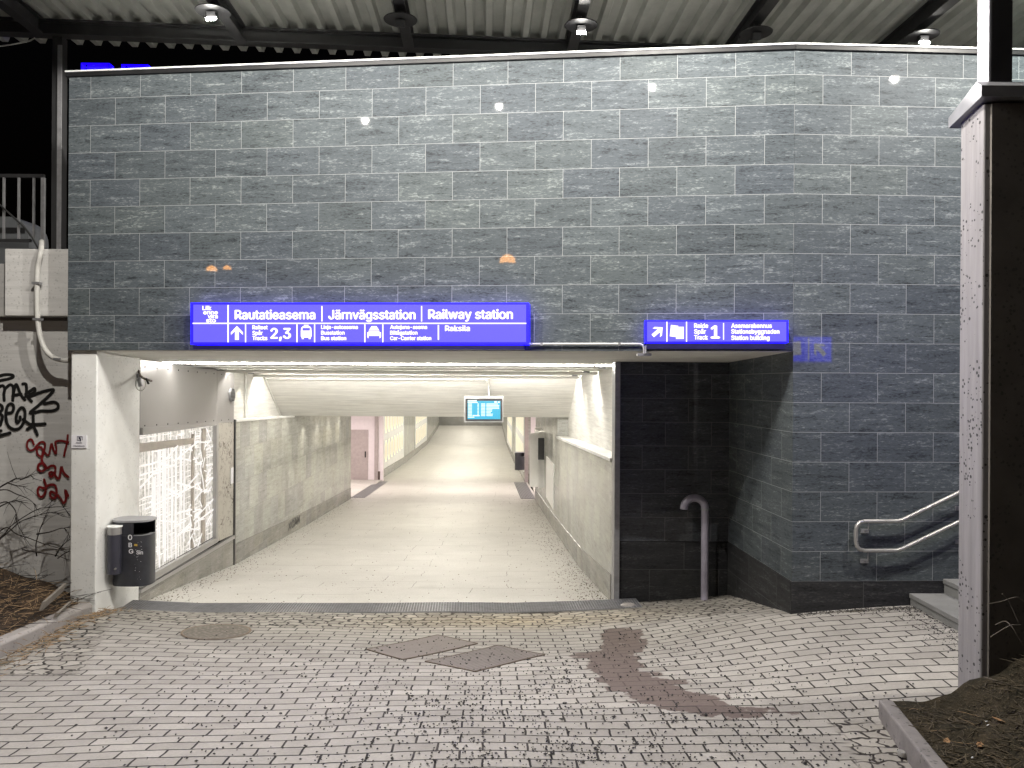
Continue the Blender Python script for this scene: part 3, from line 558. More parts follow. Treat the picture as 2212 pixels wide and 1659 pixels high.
# corridors
for sgn, nm in ((-1,'left'),(1,'right')):
    xf = XL if sgn < 0 else XR
    co = thing('side_corridor', f'pale pink side corridor opening on the {nm} of the underpass', 'corridor', (xf(30)+sgn*2, 30, fz(30)))
    x0 = xf(26.7); x1 = x0+sgn*5
    lo = lambda a, b: (min(a,b), max(a,b))
    MB().box(*lo(x0,x1), 33.288, 33.5, fz(33.3)-.1, CB-.003).build('wall_face', M['pink_wall'], co)
    MB().box(*lo(x0+sgn*.26,x1), 26.45, 26.65, fz(26.7)-.1, CB).build('wall_face', M['pink_wall'], co)
    MB().box(*lo(x1,x1+sgn*.2), 26.4, 33.6, fz(33)-.1, CB).build('wall_face', M['pink_wall'], co)
    MB().box(*lo(x0-sgn*-.05,x1), 26.7, 33.3, fz(30)-.2, fz(30)-.05).build('floor_slab', M['floor'], co)
    MB().box(*lo(x0+sgn*.12,x0+sgn*.34), 33.26, 33.286, fz(33.3)+.02, fz(33.3)+.42).build('skirting', plain('brown_tile_'+nm,(.09,.06,.055),.4), co)
    MB().box(*lo(xf(33.3)-sgn*.02,xf(33.3)+sgn*.12), 33.20, 33.286, fz(33.3), CB-.003).build('door_jamb', M['door_grey'], co)
    if sgn < 0:
        d = MB().box(x0-1.9, x0-.62, 33.24, 33.286, fz(33.3)+.02, fz(33.3)+2.15).build('door', M['door_grey'], co)
        MB().box(x0-.75, x0-.70, 33.2, 33.238, fz(33.3)+1.0, fz(33.3)+1.25).build('handle', M['black'], d)
        MB().box(x0-.42, x0-.22, 33.2, 33.286, fz(33.3)+2.72, fz(33.3)+2.9).build('alarm_box', M['red'], co)
    cl = thing('ceiling_light', f'rectangular light panel on the {nm} corridor ceiling', 'light', (x0+sgn*1.0,30,CB-.35))
    MB().box(*lo(x0+sgn*.4,x0+sgn*2.2), 28.5, 31.5, CB-.36, CB-.31).build('diffuser', M['pink_light'], cl)
    gr = thing('floor_drain', f'narrow ribbed drain grating across the {nm} corridor mouth', 'drain', (xf(30),30,fz(30)))
    m = MB()
    for k in range(9):
        o1 = sgn*(.02+.055*k)-sgn*.45
        m.hexa([(xf(26.8)+o1-.012,26.8,fz(26.8)+.004),(xf(26.8)+o1+.012,26.8,fz(26.8)+.004),(xf(33.2)+o1+.012,33.2,fz(33.2)+.004),(xf(33.2)+o1-.012,33.2,fz(33.2)+.004),(xf(26.8)+o1-.012,26.8,fz(26.8)+.02),(xf(26.8)+o1+.012,26.8,fz(26.8)+.02),(xf(33.2)+o1+.012,33.2,fz(33.2)+.02),(xf(33.2)+o1-.012,33.2,fz(33.2)+.02)])
    m.build('grate_bars', M['galv'], gr)
    m = MB(); m.quad(*[(xf(y)+o1,y,fz(y)+.003) for y, o1 in ((26.8,-sgn*.45-.02),(26.8,sgn*.03),(33.2,sgn*.03),(33.2,-sgn*.45-.02))]); m.build('dark_depth', M['black'], gr)  # flat black sheet painting the dark depth under the bars
# ceiling lights beyond the beam
first = None
for i, y in enumerate((20.6,24.0,29.8,36,39.5,43,46.5,50,54,58,62,66,70,73,76.5)):
    c = thing('ceiling_light', ['light panel nearest behind the sloped beam','light panel before the side corridors','light panel between the side corridors'][i] if i < 3 else 'underpass ceiling light panel beyond the side corridors', 'light', (0,y,CB), 'ceiling lights along the underpass')
    x = (XL(y)+XR(y))/2
    hw = .8 if y < 27 else 1.3
    MB().box(x-hw, x+hw, y-.20, y+.20, CB-.05, CB-.008).build('diffuser', M['room_light'], c)
# ceiling strips near the mouth: one lit slot, two added to brighten the bay
bt = MB()
for k_, (y0_, lab) in enumerate(((11.27,'thin glowing strip light across the underpass ceiling nearest the mouth'),(13.8,'added fill strip light hidden behind the batten across the middle of the boarded ceiling'),(16.35,'added fill strip light hidden behind the last batten, washing the sloped concrete beam'))):
    t = thing('strip_light', lab, 'light', (-1.5,y0_,cz(y0_)), 'strip lights across the underpass ceiling')
    m = MB(); x = XL(y0_)-.1; hh = .016 if k_ == 0 else .030
    while x < XR(y0_)+.1:
        L = random.uniform(.7,1.2); m.box(x, x+L, y0_-.015, y0_+.015, cz(y0_)-hh, cz(y0_)-.004); x += L+random.uniform(.01,.05)
    m.build('tube', M['strip'], t)
    if k_: bt.box(XL(y0_)-.24, XR(y0_)+.24, y0_-.16, y0_-.06, cz(y0_)-.062, cz(y0_)-.001)  # battens built to hide the added strips from view
for y in (12.3,14.9): bt.box(XL(y)-.24, XR(y)+.24, y-.05, y+.05, cz(y)-.022, cz(y)-.001)
tag(bt.build('ceiling_beam', M['white_board'], origin=(0,13,.2)), kind='structure')
# downlights throwing cones down the walls
def downlight(x, y, z, label, side):
    t = thing('downlight', label, 'light', (x,y,z), 'downlights along the underpass walls')
    MB().lathe([(.05,-.03),(.055,-.03),(.055,0)], (x,y,z-.005), 16).build('housing', M['galv'], t)
    L = bpy.data.lights.new('spot', 'SPOT'); L.energy = 22; L.spot_size = math.radians(84); L.spot_blend = .55; L.shadow_soft_size = .02; L.color = (1,.93,.8)
    lo = bpy.data.objects.new('bulb_light', L); COL.objects.link(lo); lo.parent = t; lo.location = (0,0,-.05)
    lo.rotation_euler = (0, 0, 0)
for k, y in enumerate((15.3,17.0)): downlight(XL(y)-.03, y, cz(y), 'small round downlight over the left ledge, %s one'%('nearer' if k == 0 else 'farther'), 1)
for k, y in enumerate((11.8,13.6,15.4)): downlight(XR(y)+.03, y, cz(y), ['small round downlight over the right ledge nearest the steel trim','small round downlight midway over the right ledge','small round downlight over the right ledge nearest the beam'][k], -1)
for k, y in enumerate((19.6,21.2,22.8,24.4)): downlight(XL(y)+.21, y, CB, 'small round downlight over the left tiles behind the beam', 1)
for k, y in enumerate((19.6,21.2,22.8)): downlight(XR(y)-.21, y, CB, 'small round downlight over the right tiles behind the beam', -1)
# glowing slotted panels
def slotpanel(xf, sgn, y0, y1, label):
    t = thing('light_panel', label, 'light panel', (xf((y0+y1)/2),(y0+y1)/2,fz((y0+y1)/2)), 'glowing slotted wall panels')
    P = lambda y, z, o: Vector((xf(y)-sgn*o, y, z))
    zc_ = fz((y0+y1)/2); rows = [(-3.52,-2.56),(-2.24,-1.2)] if y0 < 45 else [(-3.95,-2.95),(-2.6,-1.5)]
    m = MB(); fb = lambda y: bas(y)+.02
    m.hexa([P(y0,fb(y0),.001),P(y1,fb(y1),.001),P(y1,fb(y1),.03),P(y0,fb(y0),.03),P(y0,CB-.02,.001),P(y1,CB-.02,.001),P(y1,CB-.02,.03),P(y0,CB-.02,.03)]); m.build('board', M['white_wall'], t)
    n = 8; w = (y1-y0-.6)/n
    for zlo, zhi in rows:
        for k in range(n):
            a = y0+.35+k*w; b = a+w*.70; h = .22
            ho = [(a,zlo+h),(a+w*.2,zlo),(b-w*.2,zlo),(b,zlo+h),(b,zhi-h),(b-w*.2,zhi),(a+w*.2,zhi),(a,zhi-h)]
            cy, czz = (a+b)/2, (zlo+zhi)/2; hi = [(cy+(y-cy)*.62, czz+(z-czz)*.86) for y, z in ho]
            sl_ = MB().poly([P(*q_,.034) for q_ in hi]).build('slot', M['slot_face'], t); rim = MB()
            for q in range(8):
                r = (q+1)%8; rim.quad(P(*ho[q],.034),P(*ho[r],.034),P(*hi[r],.034),P(*hi[q],.034))
            rim.build('rim', M['slot_light'], sl_)
slotpanel(XL, -1, 33.9, 43.8, 'nearer glowing slotted panel on the far left underpass wall')
slotpanel(XL, -1, 51, 61.2, 'farther glowing slotted panel on the far left underpass wall')
slotpanel(XR, 1, 33.9, 43.0, 'nearer glowing slotted panel on the far right underpass wall')
slotpanel(XR, 1, 49, 59, 'farther glowing slotted panel on the far right underpass wall')
# cabinet on right wall
t = thing('wall_cabinet', 'grey metal wall cabinet standing open on the right underpass wall', 'cabinet', (XR(23.5),23.5,-2.9))
MB().hexa([(XR(y)-o,y,z) for z in (-2.95,-1.35) for y, o in ((22.6,.16),(22.6,.002),(24.6,.002),(24.6,.16))]).build('body', M['white_paint'], t)
MB().box(XR(22.6)-.42, XR(22.6)-.16, 22.52, 22.58, -2.9, -1.38).build('door', M['white_paint'], t)
MB().box(XR(22.4)-.20, XR(22.4)-.03, 22.2, 22.32, -2.1, -1.5).build('black_strip', M['black'], t)
MB().hexa([(XR(y)-o,y,z) for z in (-3.05,-1.95) for y, o in ((19.4,.03),(19.4,.002),(21.6,.002),(21.6,.03))]).build('access_panel', M['white_paint'], tr_)

# ------------------------------------------------------------------ left bay: display window, sheet metal
t = thing('cladding_panel', 'dull sheet steel cladding above and beside the bright display window', 'panel', (XL(12.3),12.3,-2.7))
Pl = lambda y, z, o=0.0: (XL(y)+o, y, z)
def plate(mb, y0, y1, zl0, zl1, zh0, zh1, o, th=.02):
    mb.hexa([Pl(y0,zl0,o),Pl(y0,zl0,o-th),Pl(y1,zl1,o-th),Pl(y1,zl1,o),Pl(y0,zh0,o),Pl(y0,zh0,o-th),Pl(y1,zh1,o-th),Pl(y1,zh1,o)])
m = MB(); plate(m, 10.315, 13.27, -.60, -.68, .285, cz(13.27)-.04, 0); m.build('upper_sheet', M['sheet'], t)
m = MB(); plate(m, 13.28, 14.17, -.68, -.70, cz(13.3)-.04, cz(14.2)-.04, 0); m.build('upper_sheet', M['sheet'], t)
N = NT('stained_sheet'); uv = N.uv(); f = N.ramp(N.noise(uv, 9.0, 7, .75, 1.5), [(.52,0.0),(.57,1.0)]); f2 = N.ramp(N.noise(uv, 3.0, 3), [(.4,0.0),(.6,1.0)])
M['stained'] = N.out(N.mix(N.math('MULTIPLY', f, f2), c4(.52,.50,.45), c4(.10,.07,.05)), .45, .5)
m = MB(); plate(m, 13.32, 14.17, -2.66, -2.70, -.685, -.705, .001); m.build('side_sheet', M['stained'], t)
m = MB(); plate(m, 10.315, 14.17, -2.73, -2.77, -2.68, -2.71, .03, .05); m.build('sill', M['sheet'], t)
m = MB(); plate(m, 10.315, 14.17, fz(10.3)-.2, fz(14.2)-.2, -2.732, -2.772, .005, .05); m.build('skirting', M['tile_base'], t)
m = MB(); c = Vector(Pl(13.98,-.22,.012)); 
m.tube([c-Vector((.02,0,0)), c+Vector((.03,0,0))], .12, 20); vt = m.build('vent', M['galv'], t)
m = MB()
for k in range(-4,5): m.box(c.x+.031, c.x+.036, c.y-.10*math.cos(k*.24), c.y+.10*math.cos(k*.24), c.z+k*.024-.007, c.z+k*.024+.007)
m.build('louvre', M['black'], vt)
for y in np.arange(10.45, 14.1, .38):
    for zz_ in (cz(y)-.10, -.57-.022*(y-10.3)): MB().obox(Pl(y,zz_,.004), (.003,0,0),(0,.008,0),(0,0,.008)).build('rivet', M['dark_steel'], t)
m = MB(); plate(m, 13.98, 14.14, -1.78, -1.78, -1.50, -1.50, .012, .006); tag(m.build('paper_notice', M['paper']), 'small white paper stuck on the stained sheet steel', 'notice')
w = thing('display_window', 'brightly lit display window scratched all over with white streaks', 'window', (XL(11.8),11.8,-2.66))
fm = MB(); plate(fm, 10.33, 13.27, -2.665, -2.655, -2.565, -2.575, .03, .06); plate(fm, 13.18, 13.27, -2.57, -2.57, -.70, -.70, .03, .06); plate(fm, 10.33, 13.27, -.69, -.71, -.597, -.677, .03, .06)
fm.build('frame', M['sheet'], w)
N = NT('lit_scratched_film'); uv = N.uv(); sp = N.n('SeparateXYZ', {0:uv}); u, v = sp.outputs[0], sp.outputs[1]
vs = N.noise(N.comb(N.math('MULTIPLY',u,16.0), N.math('MULTIPLY',v,.5), 1.0), 1.0, 5, .7)
d1 = N.noise(N.n('Mapping', {'Vector':uv,'Rotation':(0,0,.6),'Scale':(1.2,26,1)}).outputs[0], 1.0, 3, .6); d2 = N.noise(N.n('Mapping', {'Vector':uv,'Rotation':(0,0,-.25),'Scale':(1.0,22,1)}).outputs[0], 1.0, 3, .6)
mx = N.math('MAXIMUM', N.ramp(vs, [(.50,0.0),(.60,1.0)]), N.math('MAXIMUM', N.ramp(d1, [(.58,0.0),(.62,1.0)]), N.ramp(d2, [(.58,0.0),(.62,1.0)])))
blot = N.noise(uv, 14.0, 5, .7)
cc = N.mix(mx, N.mix(N.ramp(blot, [(.4,0.0),(.6,1.0)]), c4(.36,.33,.28), c4(.74,.70,.62)), c4(1.02,.96,.90))
N.set(N.b.inputs['Base Color'], c4(.03,.03,.03)); N.set(N.b.inputs['Emission Color'], cc); N.b.inputs['Emission Strength'].default_value = 1.0; N.b.inputs['Roughness'].default_value = .25
m = MB(); plate(m, 10.33, 13.45, -2.6, -2.6, -.66, -.70, -.10, .02); m.build('lit_panel', N.m, w)
M['streak'] = emit('lit_streak', (1,.96,.92), .96); M['bar_grey'] = plain('backlit_bar', (.42,.38,.34), .6)
m = MB()
for _ in range(20):
    y = random.uniform(10.9,12.3); hw = random.uniform(.006,.03); z0_ = random.uniform(-2.6,-2.1); z1_ = random.uniform(-1.4,-.75)
    m.obox(Pl(y,(z0_+z1_)/2,-.07+random.uniform(-.012,.012)), (.004,0,0),(0,hw,0),(0,0,(z1_-z0_)/2))
for _ in range(22):
    y = random.uniform(10.5,13.0); z_ = random.uniform(-2.3,-.9); a = random.uniform(-.6,.6); L = random.uniform(.2,.8)
    m.obox(Pl(y,z_,-.05+random.uniform(-.012,.012)), (.004,0,0),(0,math.cos(a)*L,math.sin(a)*L*.6),(0,-.012*math.sin(a),.012))
for _ in range(46):
    y = random.uniform(12.1,13.1); z_ = random.uniform(-2.5,-.8); a = random.uniform(-1.4,1.4); L = random.uniform(.04,.16)
    m.obox(Pl(y,z_,-.03+random.uniform(-.008,.008)), (.003,0,0),(0,math.cos(a)*L,math.sin(a)*L),(0,-.01*math.sin(a),.01))
m.build('tape_streaks', M['streak'], w)
m = MB(); plate(m, 12.28, 12.36, -2.56, -2.56, -.8, -.8, -.035, .03); plate(m, 12.72, 12.86, -2.56, -2.56, -.74, -.74, -.035, .03); plate(m, 10.33, 12.3, -.92, -.95, -.80, -.86, -.035, .03); m.build('mullions', M['bar_grey'], w)
# loose cable on the pilaster
cb = thing('cable_bracket', 'rusty cable end bracket with a loose wire loop beside the sheet steel', 'bracket', atY(305,820,10.2))
c0 = atY(306,820,10.24)
MB().tube([atY(299,800,10.26), atY(303,812,10.2), atY(312,818,10.1), atY(327,823,10.0)], .014, 8).build('bracket', plain('rusty_iron',(.17,.14,.12),.7), cb)
MB().tube([atY(299,808,10.22), atY(304,835,10.22)], .03, 8).build('clamp', M['galv'], cb)
MB().tube([atY(304+11*math.cos(a),829+15*math.sin(a),10.1) for a in np.linspace(-1.2,4.2,18)], .006, 6).build('wire', M['cable'], cb)
MB().tube([atY(316,818,10.05), atY(321,829,10.02)], .014, 6).build('plug', M['rubber'], cb)

# ------------------------------------------------------------------ signs
def sign(name, label, cv, x0, x1, y0, y1, proud, base_h):
    P = lambda x, y, o=0.0: onplane(*cv(x,y), A+nW*(proud+o), nW)
    t = thing(name, label, 'sign', P((x0+x1)/2, y1)); yy = dW.copy()
    a, b, c, d = P(x0,y1), P(x1,y1), P(x1,y0), P(x0,y0)
    m = MB(); m.prism([a,b,c,d], -nW*(proud-.006)); m.build('casing', M['sign_case'], t)
    a2, b2 = P(x0+14,y1+2), P(x1-30,y1+2); h = base_h
    m = MB(); m.prism([a2-Vector((0,0,h)), b2-Vector((0,0,h)), b2-Vector((0,0,.004)), a2-Vector((0,0,.004))], -nW*(proud-.01)); m.build('base_tray', M['case_under'], t)
    return t, P
cv1 = lambda x, y: ((440+x/2.404)/1.1573, (720+y/2.404)/1.1573)
s1, P1 = sign('station_sign', 'long backlit blue railway station sign above the underpass mouth', cv1, 88, 2120, 88, 340, .16, .05)
m = MB(); m.poly([P1(104,326,.003), P1(2104,326,.003), P1(2104,100,.003), P1(104,100,.003)]); m.build('light_face', M['sign_blue'], s1)
def T(mb, P, s, x0, x1, base, cap, o=.007, wgt=.045):
    a = P(x0,base,o); text_into(mb, s, a, P(x1,base,o)-a, P(x0,cap,o)-a, nW, (P(x1,base,o)-a).length if len(s) > 1 else None, wgt)
def R_(mb, P, x0, y0, x1, y1, o=.006): mb.poly([P(x0,y1,o), P(x1,y1,o), P(x1,y0,o), P(x0,y0,o)])
m = MB()
T(m,P1,'Rautatieasema',355,835,187,133); T(m,P1,'Järnvägsstation',918,1437,187,133); T(m,P1,'Railway station',1518,2022,185,130)
for s, x1, b in (('Raiteet',550,248),('Spår',520,282),('Tracks',548,313)): T(m,P1,s,460,x1,b,b-24,.007,.05)
T(m,P1,'2,3',570,688,303,242)
for s, x1, b in (('Linja-autoasema',1092,246),('Busstation',1012,280),('Bus station',1022,313)): T(m,P1,s,873,x1,b,b-23,.007,.05)
for s, x1, b in (('Autojuna-asema',1508,246),('Biltågstation',1450,280),('Car-Carrier station',1533,313)): T(m,P1,s,1288,x1,b,b-23,.007,.05)
T(m,P1,'Raksila',1618,1765,258,226)
for s, x0_, x1, b in (('Liik',160,212,132),('enne',165,250,158),('vira',192,250,182),('sto',182,238,206)): T(m,P1,s,x0_,x1,b,b-24,.007,.06)
m.build('lettering', M['sign_white'], s1)
m = MB()
R_(m,P1,100,209,2105,216,.0055); R_(m,P1,309,102,317,326,.0065)
for x in (418,727,833,1135,1243): R_(m,P1,x-3.5,218,x+3.5,326)
for x in (877,1476): R_(m,P1,x-3.5,108,x+3.5,201)
R_(m,P1,1573,222,1581,312); m.build('divider_lines', M['sign_white'], s1)
m = MB(); o = .007
pg = lambda P, pts, oo=.007: m.poly([P(x,y,oo) for x, y in reversed(pts)])
def arrow(P, cx, cy, r, ang, oo=.007):
    raw = [(0,-1),(.86,-.1),(.86,.28),(.28,-.26),(.28,1),(-.28,1),(-.28,-.26),(-.86,.28),(-.86,-.1)]
    ca, sa = math.cos(ang), math.sin(ang); pts = [(cx+r*(x*ca-y*sa), cy+r*(x*sa+y*ca)) for x, y in raw]
    # split concave outline: shaft and two barbs
    i = lambda k: pts[k]
    for tri in ((3,4,5,6),(0,1,2,3),(0,6,7,8),(0,3,6)): m.poly([P(*i(k),oo) for k in reversed(tri)])
arrow(P1, 366, 270, 42, 0)
pg(P1,[(768,221),(797,221),(797,226),(768,226)]); pg(P1,[(763,229),(802,229),(810,236),(811,240),(754,240),(755,236)])
pg(P1,[(752,240),(760,240),(760,256),(751,256)]); pg(P1,[(805,240),(813,240),(814,256),(805,256)]); pg(P1,[(750,256),(815,256),(815,290),(811,298),(754,298),(750,290)])
pg(P1,[(756,298.5),(768,298.5),(768,307),(756,307)]); pg(P1,[(797,298.5),(809,298.5),(809,307),(797,307)])
pg(P1,[(1175,229),(1205,229),(1220,252),(1160,252)]); pg(P1,[(1158,256),(1222,256),(1222,276),(1158,276)]); pg(P1,[(1149,266),(1157,266),(1157,303),(1149,296)]); pg(P1,[(1223,266),(1232,266),(1232,296),(1223,303)]); pg(P1,[(1158,279),(1222,279),(1222,288),(1158,288)])
m.build('pictograms', M['sign_white'], s1)
cv2 = lambda x, y: ((1300+x/3.16)/1.1573, (760+y/3.16)/1.1573)
s2, P2 = sign('station_sign', 'short backlit blue sign pointing to track 1 and the station building', cv2, 988, 2120, 128, 306, .16, .06)
m = MB(); m.poly([P2(1004,296,.003), P2(2104,296,.003), P2(2104,140,.003), P2(1004,140,.003)]); m.build('light_face', M['sign_blue'], s2)
m = MB()
for s, x1, b in (('Raide',1485,188),('Spår',1468,234),('Track',1483,280)): T(m,P2,s,1377,x1,b,b-34,.007,.05)
T(m,P2,'1',1512,1552,270,172,.007,.05)
for s, x1, b in (('Asemarakennus',1988,188),('Stationsbyggnaden',2048,234),('Station building',1970,283)): T(m,P2,s,1670,x1,b,b-34,.007,.05)
m.build('lettering', M['sign_white'], s2)
m = MB(); R_(m,P2,1156,140,1165,298); R_(m,P2,1311,140,1320,298); R_(m,P2,1604,150,1612,282); m.build('divider_lines', M['sign_white'], s2)
m = MB(); arrow(P2, 1088, 218, 52, math.pi/4+.08)
pg(P2,[(1192,165),(1250,172),(1240,262),(1183,255)]); pg(P2,[(1234,180),(1294,180),(1294,276),(1232,276)],.009); m.build('pictograms', M['sign_white'], s2)
m = MB(); T(m,P2,'1',1210,1219,242,218,.010,.0); T(m,P2,'2',1255,1270,250,226,.012,.0); m.build('ticket_numbers', M['sign_blue'], s2)
# small sign over the stairs, seen only as a reflection in the right tiles
s3 = thing('station_sign', 'small blue arrow and ticket sign on the stair wall, mirrored in the right tiles', 'sign', (4.0,6.15,.30))
MB().box(3.52, 4.42, 6.104, 6.20, .30, .66).build('casing', M['sign_case'], s3)
MB().quad((4.40,6.203,.32),(3.54,6.203,.32),(3.54,6.203,.64),(4.40,6.203,.64)).build('light_face', M['sign_blue'], s3)
m = MB(); P3 = lambda x, y, o=0: Vector((4.40-x*.0054, 6.204+o, .64-y*.0054))
arrow(P3, 30, 30, 20, math.pi/4, .004); pg(P3,[(78,10),(104,13),(100,46),(76,43)],.004); pg(P3,[(98,17),(124,17),(124,52),(97,52)],.006); pg(P3,[(56,2),(59,2),(59,57),(56,57)],.004)
m.build('pictograms', emit('mirrored_white', (1,.95,1), 4.5), s3)
# conduit between the signs
Pw = lambda u, v, o=.03: onplane(u, v, A+nW*o, nW)
t = thing('cable_conduit', 'thin pale conduit running between the two blue signs', 'conduit', Pw(1260,744))
MB().tube(smoothline([Pw(1142,743.5), Pw(1200,743), Pw(1300,743), Pw(1370,743), Pw(1384,744), Pw(1390,749), Pw(1391,764)], 4), .011, 8).build('pipe', M['cable'], t)
MB().tube([Pw(1395,746), Pw(1395,764)], .008, 8).build('pipe', M['cable'], t)
for u in (1170,1338): MB().obox(Pw(u,743.5,.022), dW*.012, nW*.02, (0,0,.016)).build('clip', M['galv'], t)
MB().obox(Pw(1392,766,.0)+Vector((0,.03,0)), (.07,0,0), (0,.06,0), (0,0,.014)).build('junction_box', M['zinc'], t)

# ------------------------------------------------------------------ monitor, beam conduit, camera
t = thing('information_screen', 'hanging flat departure screen glowing green-blue under the concrete beam', 'screen', atY(1045,910,17.0)); Yq = 17.0
q = lambda u, v, o=0: atY(u, v, Yq-o)
m = MB(); m.prism([q(1003,912), q(1087,912), q(1087,858), q(1003,858)], (0,.09,0)); m.build('housing', plain('screen_housing',(.42,.42,.42),.4,.3), t)
m = MB(); m.prism([q(1005.5,909.5,.012), q(1085,909.5,.012), q(1085,861,.012), q(1005.5,861,.012)], (0,.011,0)); m.build('bezel', M['black'], t)
N = NT('screen_glow'); uv = N.uv(); N.set(N.b.inputs['Base Color'], c4(0,0,0))
gr_ = N.n('TexGradient', {0:N.n('Mapping', {'Vector':uv,'Location':(.4,0,0),'Scale':(1.3,1,1)}).outputs[0]}).outputs[0]
N.set(N.b.inputs['Emission Color'], N.mix(gr_, c4(.02,.55,.85), c4(.02,.80,.50))); N.b.inputs['Emission Strength'].default_value = .95
m = MB(); m.poly([q(1010,905.5,.015), q(1081,905.5,.015), q(1081,866,.015), q(1010,866,.015)]); m.build('display', N.m, t)
m = MB(); sc_ = lambda x, y: q((1140+x/16.59)/1.1573, (970+y/16.59)/1.1573, .018)
for x0_, y0_, x1_, y1_ in ((485,500,860,560),(485,580,900,620),(1590,545,1690,620),(1730,560,1810,620),(490,1190,760,1230),(690,1120,980,1170)): m.poly([sc_(x0_,y1_),sc_(x1_,y1_),sc_(x1_,y0_),sc_(x0_,y0_)])
for k, y in enumerate(range(645,1130,60)):
    for x0_, x1_ in ((500,660),(890,945),(1040,1210),(1260, (1740,1790,1780,1790,1500,1490,1440,1530,1520)[k])): m.poly([sc_(x0_,y+38),sc_(x1_,y+38),sc_(x1_,y),sc_(x0_,y)])
m.build('timetable_rows', emit('screen_text', (.75,1.0,1.0), 1.2), t)
m = MB(); m.prism([q(1003,858), q(1087,858), q(1087,856), q(1003,856)], (0,.09,0)); m.build('top_edge', M['trim_white'], t)
MB().tube([atY(1056,857,17.05), atY(1056,835,17.1)], .02, 8).build('hanger', M['galv'], t)
bp = lambda u, v: onplane(u, v, (0,16.93,z1), Vector((0,-.925,-1.5)).normalized()) - Vector((0,.03,.02))
t = thing('cable_conduit', 'painted conduit along the top of the sloped concrete beam down to the screen', 'conduit', bp(800,818))
MB().tube(smoothline([bp(612,903), bp(606,895), bp(575,820), bp(578,816), bp(620,816), bp(800,817), bp(1030,818), bp(1050,822), bp(1056,832), bp(1056,856)], 4), .022, 8).build('pipe', M['cable'], t)
MB().tube([(XL(15.6)-.22, 15.6, lt(15.6)+.05), (XL(15.6)-.22, 15.6, cz(15.6)-.02)], .022, 8).build('pipe', M['cable'], t)
t = thing('ceiling_camera', 'small dark camera box under the underpass ceiling', 'camera', atY(748,781,10.9))
MB().obox(atY(748,781,10.95), (.04,0,0), (0,.05,0), (0,0,.022)).build('body', M['dark_steel'], t)
MB().tube([atY(745,781,10.9), atY(745,781,10.88)], .012, 8).build('lens', M['black'], t)

